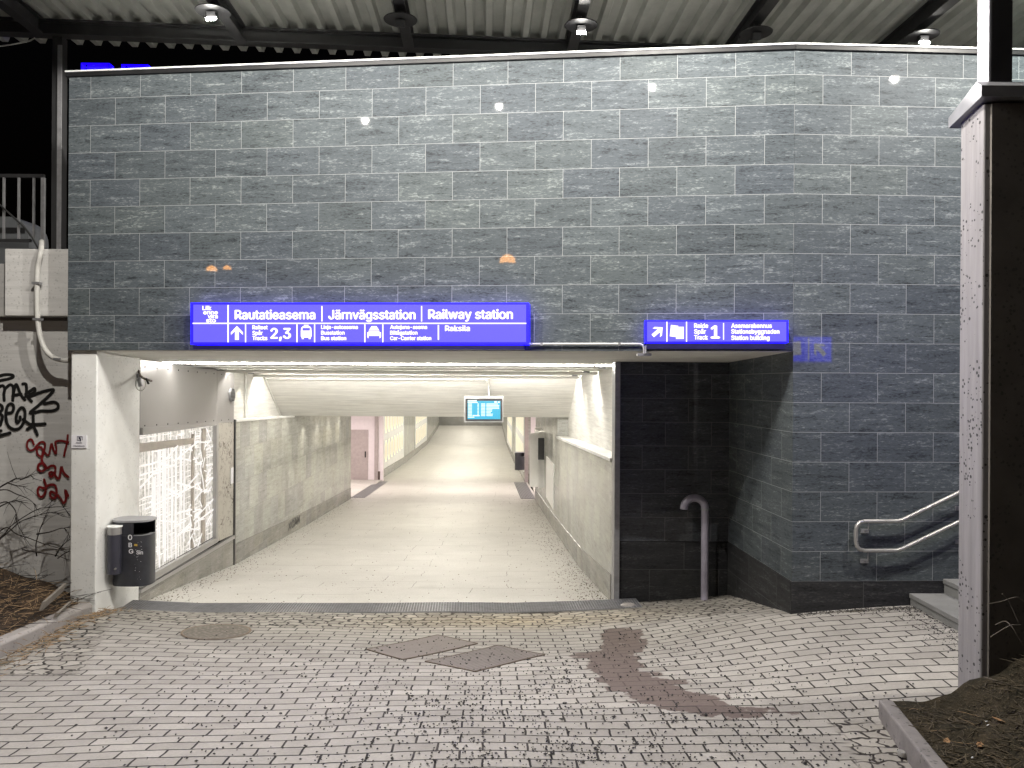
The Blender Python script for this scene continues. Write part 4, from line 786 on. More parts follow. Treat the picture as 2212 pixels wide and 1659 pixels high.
# ------------------------------------------------------------------ litter bins
def superell(cx, cy, a, b, z, n=40, e=3.0):
    out = []
    for k in range(n):
        th = 2*math.pi*k/n; c_, s_ = math.cos(th), math.sin(th)
        out.append(Vector((cx+a*math.copysign(abs(c_)**(2/e), c_), cy+b*math.copysign(abs(s_)**(2/e), s_), z)))
    return out
def litter_bin(cx, cy, ztop, a, b, H, label, detail=True):
    t = thing('litter_bin', label, 'bin', (cx,cy,ztop-H))
    m = MB(); n = 40; zc_ = ztop-.17
    r0, r1 = superell(cx,cy,a,b,ztop-H), superell(cx,cy,a,b,zc_)
    m.add(r0+r1, [(k,(k+1)%n,n+(k+1)%n,n+k) for k in range(n)], True); m.poly(list(reversed(r0)))
    m.build('body', M['anthracite'], t)
    m = MB(); m.poly(superell(cx,cy,a-.012,b-.012,zc_-.03)); m.build('dark_inside', M['rubber'], t)  # flat black sheet painting the dark inside of the bin
    # rim on the low front quarter
    rim = MB(); q0, q1 = superell(cx,cy,a+.002,b+.002,zc_+.001), superell(cx,cy,a*.72,b*.72,zc_+.001)
    fr_ = [k for k in range(n) if (k in range(0,3) or k > 27)]
    for k in fr_: rim.quad(q0[k], q0[(k+1)%n], q1[(k+1)%n], q1[k])
    rim.build('rim', M['anthracite_lid'], t)
    hd = MB(); h0 = superell(cx,cy,a,b,zc_+.002); h1 = superell(cx,cy,a,b,ztop-.012); i0 = superell(cx,cy,a-.014,b-.014,zc_+.002); i1 = superell(cx,cy,a-.014,b-.014,ztop-.012)
    for k in range(n):
        if k in range(31,40) or k < 1: continue                  # the throw-in opening faces front right
        j = (k+1)%n; hd.quad(h0[k],h0[j],h1[j],h1[k]); hd.quad(i0[j],i0[k],i1[k],i1[j])
    hd.build('hood', M['anthracite'], t)
    ld = MB(); l0, l1 = superell(cx,cy,a+.012,b+.012,ztop-.010), superell(cx,cy,a+.012,b+.012,ztop+.012)
    ld.add(l0+l1, [(k,(k+1)%n,n+(k+1)%n,n+k) for k in range(n)]+[tuple(range(2*n-1,n-1,-1))[::-1], tuple(range(n-1,-1,-1))]); ld.build('lid', M['anthracite_lid'], t)
    if detail:
        ac = Vector((cx-.13, cy-b-.055, ztop-.60)); r = .078
        at_ = MB().lathe([(r,0),(r,.46)], ac, 20).build('ashtray', plain('ashtray_grey',(.045,.045,.062),.32,.2), t)
        MB().lathe([(r*1.02,.462),(r*1.02,.545)], ac, 20).build('ash_window', M['sheet'], at_)
        MB().lathe([(r*1.12,.547),(r*1.12,.56)], ac, 20).build('ash_lid', M['trim_white'], at_)
        MB().tube([ac+Vector((.045,-r*.75,.07)), ac+Vector((.048,-r*.75-.03,.07))], .011, 8).build('lock', M['steel'], at_)
        MB().box(cx-a-.03, cx-a+.005, cy-.1, cy+.1, ztop-.6, ztop-.05).build('bracket', M['dark_steel'], t)
        m = MB(); yf = cy-b-.004
        bx = lambda s_, x, z, w_, h_: text_into(m, s_, Vector((x,yf,z)), (1,0,0), Vector((0,0,h_)), (0,-1,0), w_, .03)
        bx('O',cx+.005,ztop-.215,.045,.06); bx('B',cx+.012,ztop-.30,.038,.05); bx('G',cx+.015,ztop-.375,.05,.05)
        bx('Sin',cx+.105,ztop-.385,.075,.045)
        for _ in range(26):
            x = cx+random.uniform(.06,.17); z = ztop-random.uniform(.24,.70); s_ = random.uniform(.002,.006)
            m.poly([(x,yf,z),(x+s_*2,yf,z+s_*.4),(x+s_*1.6,yf,z+s_*1.6)])
        m.build('scribbles', M['paint_white'], t)
        m = MB(); m.poly([(cx+.075,yf-.001,ztop-.285),(cx+.115,yf-.001,ztop-.29),(cx+.115,yf-.001,ztop-.265),(cx+.08,yf-.001,ztop-.262)]); m.build('sticker', plain('yellow_sticker',(.5,.33,.06),.5), t)
    return t
litter_bin(-4.535, 9.62, -1.655, .225, .17, .77, 'anthracite wall-mounted litter bin with an ashtray tube on the white pilaster')
litter_bin(XR(33.2)-.24, 33.0, -2.82, .20, .17, .72, 'dark litter bin far down the underpass by the right corridor', False)

# ------------------------------------------------------------------ gooseneck pipe
base = atY(1522,1288,10.15); zt_ = atY(1522,1085,10.15).z; rr = .047; R0 = .135
t = thing('vent_pipe', 'grey hooked vent pipe rising from the paving in the dark niche', 'pipe', (base.x,10.15,base.z))
pts = [(base.x,10.15,base.z-.15),(base.x,10.15,base.z+.6),(base.x,10.15,zt_-.08)]
MB().tube(pts, rr, 18).build('upright', M['grey_pipe'], t)
pts = [(base.x-R0+R0*math.cos(a), 10.15, zt_-.08+R0*1.0*math.sin(a)) for a in np.linspace(0, math.pi*1.02, 16)]
MB().tube(pts, rr*1.04, 18).build('bend', M['grey_pipe'], t)
MB().tube([(base.x,10.15,zt_-.10),(base.x,10.15,zt_-.075)], rr*1.12, 18).build('collar', M['galv'], t)

# ------------------------------------------------------------------ handrail, steps
hr = thing('handrail', 'bent stainless steel handrail on the right tiled wall', 'handrail', onplane(1860,1190,Cn,nR))
hp = lambda u, v, o=.09: onplane(u, v, Cn+nR*o, nR)
pts = [hp(2110,1038), hp(2068,1066), hp(1960,1123), hp(1936,1125), hp(1866,1126), hp(1858,1128), hp(1851,1136), hp(1849,1146), hp(1849,1170), hp(1850,1178), hp(1856,1186), hp(1866,1189), hp(1937,1189), hp(1945,1188), hp(2068,1129), hp(2110,1108)]
pts = [hp(2125,1033), hp(2068,1066), hp(1952,1122), hp(1940,1125.5), hp(1920,1126), hp(1868,1126), hp(1858,1128), hp(1851,1136), hp(1849,1146), hp(1849,1170), hp(1851,1180), hp(1857,1187), hp(1868,1189.5), hp(1920,1189.5), hp(1938,1189), hp(1950,1185), hp(2068,1129), hp(2125,1101)]
MB().tube(pts, .021, 14).build('rail', M['steel'], hr)
for u, v in ((1868,1147),(1867,1212),(2072,1098),(2072,1170)):
    b = MB(); b.obox(hp(u,v,.008), dR*.042, nR*.006, (0,0,.022))
    b.tube([hp(u,v,.014), hp(u+8,v,.09), hp(u+8,v-18,.09)], .006, 8); b.build('wall_bracket', M['galv'], hr)
stp = thing('steps', 'grey stone steps with gritty treads rising behind the concrete pillar', 'steps', (4.6,7.4,-2.3))
gS = -2.29
for k in range(9):
    xa = 4.16+.36*k; z1_ = gS+.115+.155*k
    if k == 0: z1_ = gS+.13
    zt2 = gS+.13+.15*k
    a = Vector((xa,8.30+.045*(xa-2.92)-.015,0)); L = 3.0
    MB().hexa([(xa+.015,5.95,zt2-.6),(xa+.5,5.95,zt2-.6),(xa+.5,a.y,zt2-.6),(xa+.015,a.y,zt2-.6),(xa+.015,5.95,zt2-.052),(xa+.5,5.95,zt2-.052),(xa+.5,a.y,zt2-.052),(xa+.015,a.y,zt2-.052)]).build('riser', M['step'], stp)
    MB().hexa([(xa,5.95,zt2-.05),(xa+.39,5.95,zt2-.05),(xa+.39,a.y,zt2-.05),(xa,a.y,zt2-.05),(xa,5.95,zt2),(xa+.39,5.95,zt2),(xa+.39,a.y,zt2),(xa,a.y,zt2)]).build('tread', M['step'], stp, bevel=.006)

# ------------------------------------------------------------------ concrete pillar wall at right, post, glass
pw = thing('stair_wall', 'tall pitted concrete wall end beside the steps with a grey metal cap', 'wall', (3.6,5.95,-2.4))
MB().box(3.415, 12, 5.80, 6.10, -3.0, 2.06).build('wall_body', M['pillar'], pw, bevel=.012)
MB().box(3.46, 12, 5.775, 5.797, -3.0, 2.05).build('near_side_shade', M['concrete_shaded'], pw)  # dark sheet painting the shade on the wall's near side
cp = MB(); cs = [(5.74,2.10),(5.74,2.17),(5.80,2.22),(6.16,2.10),(6.16,2.02),(6.14,2.02),(6.14,2.07),(5.80,2.10)]
cp.prism([Vector((3.36,y,z)) for y, z in [(5.735,2.085),(5.735,2.165),(5.80,2.215),(6.17,2.075),(6.17,1.995)]], (9,0,0)); cp.build('cap', M['zinc'], pw)
po = thing('canopy_post', 'square steel post standing on the stair wall beside a glass pane', 'post', (3.54,5.87,2.2))
MB().box(3.465, 3.62, 5.80, 5.95, 2.10, 5.0).build('post', M['dark_steel'], po)
MB().box(3.452, 3.464, 5.803, 5.947, 2.16, 5.0).build('lit_side', plain('post_lit_side',(.34,.33,.37),.45,.3), po)  # pale sheet painting the lamp-lit left side of the post
N = NT('clear_glass'); N.b.inputs['Transmission Weight'].default_value = 1.0; N.b.inputs['Roughness'].default_value = .03; N.b.inputs['IOR'].default_value = 1.1; M['glass'] = N.out(c4(.88,.94,.93))
gl = tag(MB().box(3.622, 7.0, 5.87, 5.878, 2.24, 5.0).build('glass_pane', M['glass']), 'clear glass pane beside the steel post at the right edge', 'glass')

# ------------------------------------------------------------------ kerbs and soil
k1 = MB(); pts = [(-4.78,9.12),(-4.80,8.2),(-4.83,7.3),(-4.86,6.2),(-4.9,4.5),(-4.95,2)]
kz = lambda y: g1(-4.7, y)
prof = lambda x, y: [Vector((x-.13,y,kz(y)-.25)), Vector((x,y,kz(y)-.25)), Vector((x+.01,y,kz(y)+.09)), Vector((x-.02,y,kz(y)+.12)), Vector((x-.13,y,kz(y)+.12))]
vs = [p for x, y in pts for p in prof(x,y)]
fs = [(i*5+j, (i+1)*5+j, (i+1)*5+(j+1)%5, i*5+(j+1)%5) for i in range(len(pts)-1) for j in range(5)]
k1.add(vs, fs+[(0,1,2,3,4)]); tag(k1.build('kerb', M['kerb'], bevel=.012), 'pale stone kerb along the left soil bank', 'kerb')
ca, cb_ = onground(1897,1548), onground(1985,1680)
kd = (cb_-ca).normalized(); kn = Vector((-kd.y,kd.x,0)); kn = kn if kn.x > 0 else -kn
a, b = Vector((ca.x,ca.y,0)), Vector((ca.x,ca.y,0))+Vector((kd.x,kd.y,0))*3.2
def kcorner(p, w, z): return up(p+kn*w, z)
za_, zb2 = g1(a.x,a.y), g1(b.x,b.y)
m = MB(); m.hexa([kcorner(a,0,za_-.2), kcorner(b,0,zb2-.2), kcorner(b,.10,zb2-.2), kcorner(a,.10,za_-.2), kcorner(a,0,za_+.13), kcorner(b,0,zb2+.13), kcorner(b,.10,zb2+.13), kcorner(a,.10,za_+.13)])
tag(m.build('kerb', concrete('rough_kerb', (.20,.185,.18), .35, None, .5, .9, .8, .35, (.10,.09,.08)), bevel=.014), 'rough stone kerb end in the lower right corner', 'kerb')
def soilmat(name, c1, c2, c3):
    N = NT(name); tc = N.n('TexCoord').outputs['Object']; n1 = N.noise(tc, 6.0, 8, .7); n2 = N.noise(tc, 45.0, 5, .7)
    c = N.mix(N.ramp(n1, [(.35,0.0),(.65,1.0)]), c4(*c1), c4(*c2)); c = N.mix(N.ramp(n2, [(.55,0.0),(.72,1.0)]), c, c4(*c3))
    N.bump(N.math('ADD', n1, N.math('MULTIPLY', n2, .6)), .9, .05); return N.out(c, .95, 0.0, .2)
M['soil_l'] = soilmat('soil_with_litter', (.035,.024,.017), (.10,.068,.045), (.22,.15,.09)); M['soil_r'] = soilmat('mossy_soil', (.018,.017,.011), (.055,.043,.027), (.11,.085,.055))
def heightfield(name, mat, xs, ys, f, mask=None):
    gx, gy = np.meshgrid(xs, ys); Z = f(gx, gy); nx, ny = len(xs), len(ys); idx = np.arange(nx*ny).reshape(ny,nx)
    q = np.stack([idx[:-1,:-1],idx[:-1,1:],idx[1:,1:],idx[1:,:-1]], -1).reshape(-1,4)
    if mask is not None: q = q[mask(gx.ravel()[q].mean(1), gy.ravel()[q].mean(1))]
    me = bpy.data.meshes.new(name); me.from_pydata(np.c_[gx.ravel(),gy.ravel(),Z.ravel()].tolist(), [], q.tolist()); me.update(); me.materials.append(mat); me.uv_layers.new(name='UVMap')
    me.polygons.foreach_set('use_smooth', [True]*len(me.polygons)); o = bpy.data.objects.new(name, me); COL.objects.link(o); return o
_ph = rng.uniform(0, 6.28, (14,)); _fx = rng.uniform(2, 14, (14,)); _fy = rng.uniform(2, 14, (14,))
def rough(x, y): return sum(np.sin(x*_fx[i]+y*_fy[i]+_ph[i])/(_fx[i]+_fy[i]) for i in range(14))*.14
kzl = lambda y: np.interp(y, np.linspace(0,10,40), [kz(v) for v in np.linspace(0,10,40)])
def soilL(x, y):
    d = np.clip(-4.93-x, 0, 9); base = kzl(y)+.09
    return base + .20*np.clip(d,0,2)**1.1*1.15*np.clip((y-4)/4,.3,1.2) + rough(x,y)*np.clip(d*2,0,1) - .12*np.clip((y-9.2)/.4,0,1)*np.clip(1-d/.7,0,1)
tag(heightfield('terrain', M['soil_l'], np.arange(-10,-4.90,.06), np.arange(2,9.78,.06), soilL), kind='structure')
def kdist(x, y): return (x-a.x)*kn.x+(y-a.y)*kn.y
def soilR(x, y):
    d = np.clip(kdist(x,y)-.085, -.2, 6); gg = gz(x.ravel(), y.ravel()).reshape(x.shape)
    dd = np.clip(d-.45, 0, 4); h = .125+.03*np.clip(d,0,.5)+.55*dd**.95/(1+.25*dd)
    yb = a.y-.0
    back_ = np.clip((a.y+.42-y)/.42, 0, 1)                           # runs out towards the paving at the back
    wallish = np.clip((x-2.95)/.5,0,1)
    return gg + h*np.maximum(back_, wallish*.95) + rough(x*1.7,y*1.7)*1.05*np.clip(d*3,0,1) - .015
tag(heightfield('terrain', M['soil_r'], np.arange(1.6,9,.045), np.arange(1.2,5.84,.045), soilR, lambda x, y: (kdist(x,y) > .07)&(y < a.y+.42)), kind='structure')
# straw, twigs
def scatter_strips(name, n, fpos, lrange, wid, mat, label=None, lift=.02):
    m = MB()
    for _ in range(n):
        x, y, z = fpos(); L = random.uniform(*lrange); an = random.uniform(0, 6.28); tl_ = random.gauss(.1,.22); bend = random.uniform(-.5,.5); p = Vector((x,y,z+lift*random.random())); pts = []
        for k in range(4):
            d = Vector((math.cos(an+bend*k/3)*math.cos(tl_), math.sin(an+bend*k/3)*math.cos(tl_), math.sin(tl_)*(1-k*.4))); pts.append(p); p = p+d*L/3
        m.tube(pts, [wid,wid,wid*.8,wid*.4], 3, False)
    o = m.build(name, mat, origin=(0,0,0)); return tag(o, kind='stuff')
def posL():
    while True:
        x = -4.95-random.random()**1.3*2.6; y = random.uniform(5.2,9.5)
        return x, y, float(soilL(np.array([[x]]), np.array([[y]]))[0,0])
scatter_strips('dry_grass', 1100, posL, (.10,.45), .0035, M['straw'], lift=.04)
scatter_strips('fallen_twigs', 800, posL, (.15,.55), .0045, M['twig'], lift=.07)
def posR():
    while True:
        y = random.uniform(2.6,5.7); x = random.uniform(2.2,4.6)
        if kdist(x,y) > .13 and y < a.y+.35: return x, y, float(soilR(np.array([[x]]), np.array([[y]]))[0,0])
scatter_strips('moss_litter', 4200, posR, (.03,.13), .0042, plain('moss_litter',(.062,.048,.028),.9,0,.6,3), lift=.02)
scatter_strips('dead_grass', 60, posR, (.05,.2), .0015, M['straw'], lift=.03)
m = MB()
for _ in range(60):
    x, y, z = posR(); s_ = random.uniform(.003,.008); m.obox((x,y,z+.012), (s_,0,s_*.3), (0,s_*.7,0), (0,0,s_*.4))
tag(m.build('white_chips', M['paint_white'], origin=(0,0,0)), kind='stuff')
for k, (u, v) in enumerate(((2045,1606),(2118,1612),(2160,1560))):
    p = onplane(u, v, (2.9,4.6,0), Vector((0,1,0))); z = float(soilR(np.array([[p.x]]),np.array([[p.y-.1]]))[0,0])
    r_ = ray(u,v); lo, hi = 2.5, 6
    for _ in range(40):
        mm = (lo+hi)/2; P_ = r_*mm
        if P_.z > float(soilR(np.array([[P_.x]]),np.array([[P_.y]]))[0,0]): lo = mm
        else: hi = mm
    P_ = r_*hi+Vector((0,0,.012)); m = MB(); an = random.uniform(0,3)
    e1, e2 = Vector((math.cos(an),math.sin(an),.1))*.045, Vector((-math.sin(an),math.cos(an),.2))*.02
    m.prism([P_-e1, P_-e1*.4-e2, P_+e1*.4-e2*.9, P_+e1*1.1, P_+e1*.3+e2, P_-e1*.5+e2*.8], (0,0,.004))
    tag(m.build('dead_leaf', M['leaf']), ['brown dead leaf lowest on the mossy soil by the kerb','brown dead leaf midway up the mossy soil','brown dead leaf on the mossy soil nearest the dark wall'][k], 'leaf', 'dead leaves on the right soil')
# planks in the left soil
for k, (p0, p1, w_) in enumerate((((160,1360),(104,1303+18),.10),((152,1345),(122,1372),.05))):
    pass
pa, pb = atY(137,1269,8.95), atY(91,1310,8.4); 
t = MB().obox((pa+pb)/2, (pb-pa)/2, Vector((.012,.01,0)), Vector((.015,.0,.045))); tag(t.build('plank', M['wood']), 'wider weathered plank lying in the soil beside the pilaster', 'plank')
pa, pb = atY(151,1302,8.9), atY(121,1329,8.4)
t = MB().obox((pa+pb)/2, (pb-pa)/2, Vector((.012,.01,0)), Vector((.01,.0,.022))); tag(t.build('plank', M['wood']), 'narrow weathered slat lying in the soil behind the kerb', 'plank')
# bare shrubs: traced main stems plus twigs
q7 = lambda x, y, Y: atY((x/3.607)/1.1573, (1180+y/3.607)/1.1573, Y)
def shrub(stems, Y, label, extra):
    base = q7(*stems[0][0], Y); t = thing('bare_shrub', label, 'shrub', (base.x,Y,base.z)); m = MB()
    for s_ in stems:
        yy = [Y+random.uniform(-.08,.08) for _ in s_]; pts = smoothline([q7(x,y,q_) for (x,y), q_ in zip(s_, yy)], 4); n = len(pts)
        m.tube(pts, [.009*(1-.75*i/n) for i in range(n)], 5)
        for _ in range(extra):
            i = random.randrange(n//3, n); p = pts[i]; d = (pts[min(i+1,n-1)]-pts[i-1]).normalized(); d = (d+Vector((random.uniform(-.8,.8),random.uniform(-.5,.5),random.uniform(-.5,.8)))).normalized(); L = random.uniform(.08,.3)
            m.tube([p, p+d*L*.5, p+d*L+Vector((0,0,random.uniform(-.05,.05)))], [.0035,.0028,.001], 3)
    m.build('stems', M['twig'], t)
shrub([[(-40,700),(0,600),(40,560),(120,470),(330,340),(450,320),(560,315),(600,350),(630,390)],[(-40,640),(100,520),(200,440),(400,375),(500,365),(585,392)],[(-30,560),(60,500),(150,560),(270,600),(400,650),(540,690),(600,730)],[(-40,300),(60,270),(140,350),(150,450),(230,600)],[(-20,320),(90,270),(160,260),(230,280)]], 9.35, 'leafless arching shrub at the far left before the graffiti wall', 11)
shrub([[(330,760),(325,650),(360,520),(400,420),(430,350)],[(330,560),(450,540),(560,505),(600,530),(635,600)],[(500,760),(540,690),(600,630),(640,605)],[(520,780),(590,730),(640,715)],[(200,700),(380,730),(500,750),(640,800)]], 9.3, 'thin leafless shrub in front of the shaded wall beside the pilaster', 5)
shrub([[(-80,200),(0,140),(70,100),(140,60),(210,60),(270,30),(310,60),(380,80)],[(-60,180),(40,110),(130,70),(150,45)],[(180,70),(240,50),(300,18)],[(-40,170),(60,160),(150,200),(220,225),(280,260),(340,320)],[(60,95),(160,125),(240,130)]], 9.25, 'leafless branch reaching in from the left edge over the graffiti', 4)
sh = thing('bare_shrub', 'pale leafless twigs in front of the dark stair wall', 'shrub', (3.62,5.5,-1.9)); m = MB()
for (pts) in ([(2212,1395),(2190,1360),(2172,1342),(2150,1350)],[(2212,1505),(2180,1480),(2150,1470),(2125,1462)],[(2212,1300),(2195,1290),(2160,1300),(2130,1305)],[(2200,1345),(2180,1300),(2165,1283)],[(2212,1560),(2185,1530),(2178,1490)],[(2205,1350),(2180,1352),(2140,1376)]):
    m.tube(smoothline([atY(u,v,5.45+random.uniform(-.1,.1)) for u, v in pts], 3), .0030, 4)
m.build('stems', plain('pale_twig',(.13,.11,.09),.8), sh)

# ------------------------------------------------------------------ drain, covers, grit
t = thing('drain_grating', 'long galvanised drain grating across the underpass mouth', 'drain', (-1.7,9.95,-2.84))
x0, x1 = -4.74, 1.62; wD = .40; m = MB(); shd = MB()
dz = lambda x: g1(x, drainY(x)-.2)+.014
DE = Vector((1,.055,0)).normalized(); DN = Vector((-DE.y,DE.x,0))
def dp(x, w, z): p = Vector((x,drainY(x),0))-DN*w; return up(p, dz(x)+z)
n = 190
for k in range(n+1):
    x = x0+(x1-x0)*k/n; m.hexa([dp(x-.005,wD,.0),dp(x+.005,wD,.0),dp(x+.005,.0,.0),dp(x-.005,.0,.0),dp(x-.005,wD,.016),dp(x+.005,wD,.016),dp(x+.005,.0,.016),dp(x-.005,.0,.016)])
for w_ in np.linspace(.0,wD,13):
    for a_, b_ in zip(np.linspace(x0,x1,9)[:-1], np.linspace(x0,x1,9)[1:]): m.hexa([dp(a_,w_+.004,.0),dp(b_,w_+.004,.0),dp(b_,w_-.004,.0),dp(a_,w_-.004,.0),dp(a_,w_+.004,.0175),dp(b_,w_+.004,.0175),dp(b_,w_-.004,.0175),dp(a_,w_-.004,.0175)])
for a_, b_ in zip(np.linspace(x0,x1,9)[:-1], np.linspace(x0,x1,9)[1:]): shd.quad(dp(a_,wD+.01,-.006),dp(b_,wD+.01,-.006),dp(b_,-.01,-.006),dp(a_,-.01,-.006))
m.build('grate_bars', M['galv'], t); shd.build('dark_depth', M['black'], t)  # black sheet stands in for the shade beneath the grating
p = onground(1352,1310); m = MB(); m.lathe([(.10,0),(.09,.05),(.05,.075)], (p.x+.03,p.y-.02,p.z-.03), 9, 1.25, .8); tag(m.build('stone', M['kerb']), 'pale rounded stone at the foot of the steel corner trim', 'stone')
def groundplate(pts_uv, name, label, cat, mat, lift):
    P_ = [onground(*q_) for q_ in pts_uv]; c = sum(P_, Vector())/len(P_); t = thing(name, label, cat, c)
    n = 10; m = MB()
    Q = [[None]*(n+1) for _ in range(n+1)]
    for i in range(n+1):
        for j in range(n+1):
            s_, r_ = i/n, j/n; q_ = (P_[0]*(1-s_)+P_[1]*s_)*(1-r_)+(P_[3]*(1-s_)+P_[2]*s_)*r_
            Q[i][j] = Vector((q_.x,q_.y,g1(q_.x,q_.y)+lift))
    b0 = len(m.v); m.add([Q[i][j] for i in range(n+1) for j in range(n+1)], [(i*(n+1)+j,(i+1)*(n+1)+j,(i+1)*(n+1)+j+1,i*(n+1)+j+1) for i in range(n) for j in range(n)])
    e1 = (P_[1]-P_[0]).normalized(); e2 = (P_[3]-P_[0]).normalized()
    m.build('plate', mat, t, uvf=lambda p: ((p-P_[0]).dot(e1),(p-P_[0]).dot(e2)))
    fr_ = MB()
    for k in range(4):
        A_, B_ = P_[k], P_[(k+1)%4]
        for s_ in range(6):
            a_, b_ = A_.lerp(B_, s_/6), A_.lerp(B_, (s_+1)/6); d = (b_-a_).normalized(); nn = Vector((-d.y,d.x,0))*.008
            a_.z = g1(a_.x,a_.y)+lift; b_.z = g1(b_.x,b_.y)+lift
            fr_.hexa([a_-nn-Vector((0,0,.03)),b_-nn-Vector((0,0,.03)),b_+nn-Vector((0,0,.03)),a_+nn-Vector((0,0,.03)),a_-nn+Vector((0,0,.0015)),b_-nn+Vector((0,0,.0015)),b_+nn+Vector((0,0,.0015)),a_+nn+Vector((0,0,.0015))])
    fr_.build('frame', plain('rusty_frame',(.075,.052,.036),.7), t)
N = NT('ribbed_plate'); uv = N.uv(); wv = N.n('TexWave', {'Vector':uv,'Scale':7.0,'Distortion':.3}, bands_direction='Y').outputs[1]; n2 = N.noise(uv, 26.0, 5, .7); n1 = N.noise(uv, 5.0, 5, .6)
c = N.mix(n1, c4(.11,.093,.086), c4(.175,.152,.142)); c = N.mix(N.ramp(n2, [(.60,0.0),(.68,1.0)]), c, c4(.035,.03,.028)); c = N.mix(N.math('MULTIPLY', wv, .45), c, c4(.05,.042,.038)); N.bump(wv, .6, .008); M['ribplate'] = N.out(c, .7)
N = NT('aggregate_plate'); uv = N.uv(); n2 = N.noise(uv, 26.0, 5, .7); n1 = N.noise(uv, 5.0, 5, .6)
c = N.mix(n1, c4(.13,.112,.102), c4(.20,.176,.163)); c = N.mix(N.ramp(n2, [(.60,0.0),(.68,1.0)]), c, c4(.035,.03,.028)); N.bump(n2, .4, .006); M['aggplate'] = N.out(c, .8)
groundplate([q2(1740,362), q2(2062,293), q2(1890,256), q2(1585,318)], 'access_cover', 'left diamond-set access cover of plain speckled concrete in the paving', 'cover', M['aggplate'], .006)
groundplate([q5(520,552), q5(1000,435), q5(680,370), q5(175,482)], 'access_cover', 'right diamond-set access cover with fine ribs in the paving', 'cover', M['ribplate'], .006)
c = onground(*q2(935,243)); t = thing('manhole_cover', 'round worn manhole cover in the cobbles before the drain', 'cover', c)
rx = (onground(*q2(1080,243))-c).length; m = MB(); rg = MB()
for r0_, r1_, mb, lf in ((0,rx*.95,m,.006),(rx*.955,rx*1.02,rg,.006)):
    for k in range(40):
        a_, b_ = 2*math.pi*k/40, 2*math.pi*(k+1)/40
        pp = [Vector((c.x+r_*math.cos(x), c.y+r_*math.sin(x), 0)) for r_, x in ((r0_,a_),(r1_,a_),(r1_,b_),(r0_,b_))]
        pp = [up(p_, g1(p_.x,p_.y)+lf) for p_ in pp]
        mb.add(pp if r0_ else pp[:3], [(0,1,2,3)] if r0_ else [(0,1,2)])
N = NT('cast_iron_worn'); uv = N.uv(); ck = N.n('TexVoronoi', {'Vector':uv,'Scale':24.0}).outputs[0]; n1 = N.noise(uv, 8.0, 5, .6); N.bump(ck, .6, .008); M['castiron'] = N.out(N.mix(N.ramp(ck, [(.1,0.0),(.5,.7)]), N.mix(n1, c4(.14,.12,.095), c4(.25,.225,.19)), c4(.07,.06,.05)), .75)
m.build('lid', M['castiron'], t); rg.build('ring', plain('rust_ring',(.14,.10,.065),.7), t)
def grit():
    V = []; Fc = []; n = 9500; got = 0
    oc = np.array([(1,0,0),(-1,0,0),(0,1,0),(0,-1,0),(0,0,1),(0,0,-1)], float); fc = [(0,2,4),(2,1,4),(1,3,4),(3,0,4),(2,0,5),(1,2,5),(3,1,5),(0,3,5)]
    X = rng.uniform(-3.6,3.2,60000); Y = rng.uniform(4.0,9.4,60000); Zg = gz(X,Y); U, Vv = proj(np.c_[X,Y,Zg])
    w = np.exp(-((U-1230)/560)**2)*np.clip((Vv-1330)/330,.04,1)**1.3
    cl = .5+.5*np.sin(X*5.3+2*np.sin(Y*3.1))*np.sin(Y*6.1+1.7*np.sin(X*2.3))
    w = w*(.25+1.2*cl)+.012; keep = np.where(rng.random(60000) < w*.40)[0][:n]
    for i in keep:
        s = rng.uniform(.005,.0125)*(1.5 if rng.random() < .08 else 1); b = len(V); a_ = rng.uniform(0,6.28); ca_, sa_ = math.cos(a_), math.sin(a_)
        for p in oc:
            q_ = p*s*np.array([rng.uniform(.7,1.3),rng.uniform(.5,.9),.55]); V.append((X[i]+q_[0]*ca_-q_[1]*sa_, Y[i]+q_[0]*sa_+q_[1]*ca_, Zg[i]+.006+q_[2]+s*.3))
        Fc += [tuple(b+k for k in f) for f in fc]
    # sweepings along the steps and walls
    for _ in range(900):
        if random.random() < .5: x, y = random.uniform(2.95,4.2), 8.26-abs(random.gauss(0,.07))+.03*(random.random())
        else: y = random.uniform(6.2,8.2); x = 4.15-abs(random.gauss(0,.16))
        z = g1(x,y)+.008; s = random.uniform(.004,.011); b = len(V)
        for p in oc: V.append((x+p[0]*s*random.uniform(.6,1.3), y+p[1]*s*random.uniform(.6,1), z+p[2]*s*.5))
        Fc += [tuple(b+k for k in f) for f in fc]
    me = bpy.data.meshes.new('grit'); me.from_pydata(V, [], Fc); me.update(); me.materials.append(M['grit']); me.uv_layers.new(name='UVMap')
    o = bpy.data.objects.new('grit', me); COL.objects.link(o); tag(o, kind='stuff')
grit()
def floor_grit():
    m = MB()
    for _ in range(2600):
        y = 10.3+random.random()**1.6*18; w_ = XR(y)-XL(y); r = random.random()
        x = XR(y)-.02-abs(random.gauss(0,.28)) if r < .5 else XL(y)+.02+abs(random.gauss(0,.22)) if r < .75 else XL(y)+random.random()*w_
        z = fz(y)+.006; s = random.uniform(.004,.012)
        m.add([(x-s,y,z),(x+s*.3,y-s*.8,z),(x+s,y+s*.2,z),(x-s*.2,y+s,z),(x,y,z+s*.8)], [(0,1,4),(1,2,4),(2,3,4),(3,0,4)])
    tag(m.build('floor_grit', plain('brown_grit',(.13,.105,.075),.9,0,.5,3), origin=(0,10,-3)), kind='stuff')
floor_grit()
def posE():
    y = random.uniform(6.0,9.3); x = -4.72+abs(random.gauss(0,.12)); return x, y, g1(x,y)+.01
scatter_strips('leaf_litter', 420, posE, (.03,.16), .003, M['straw'], lift=.02)
p = onground(*q6(1368,1090)); t = thing('bottle_cap_litter', 'crumpled silver litter beside the lower right kerb', 'litter', p)
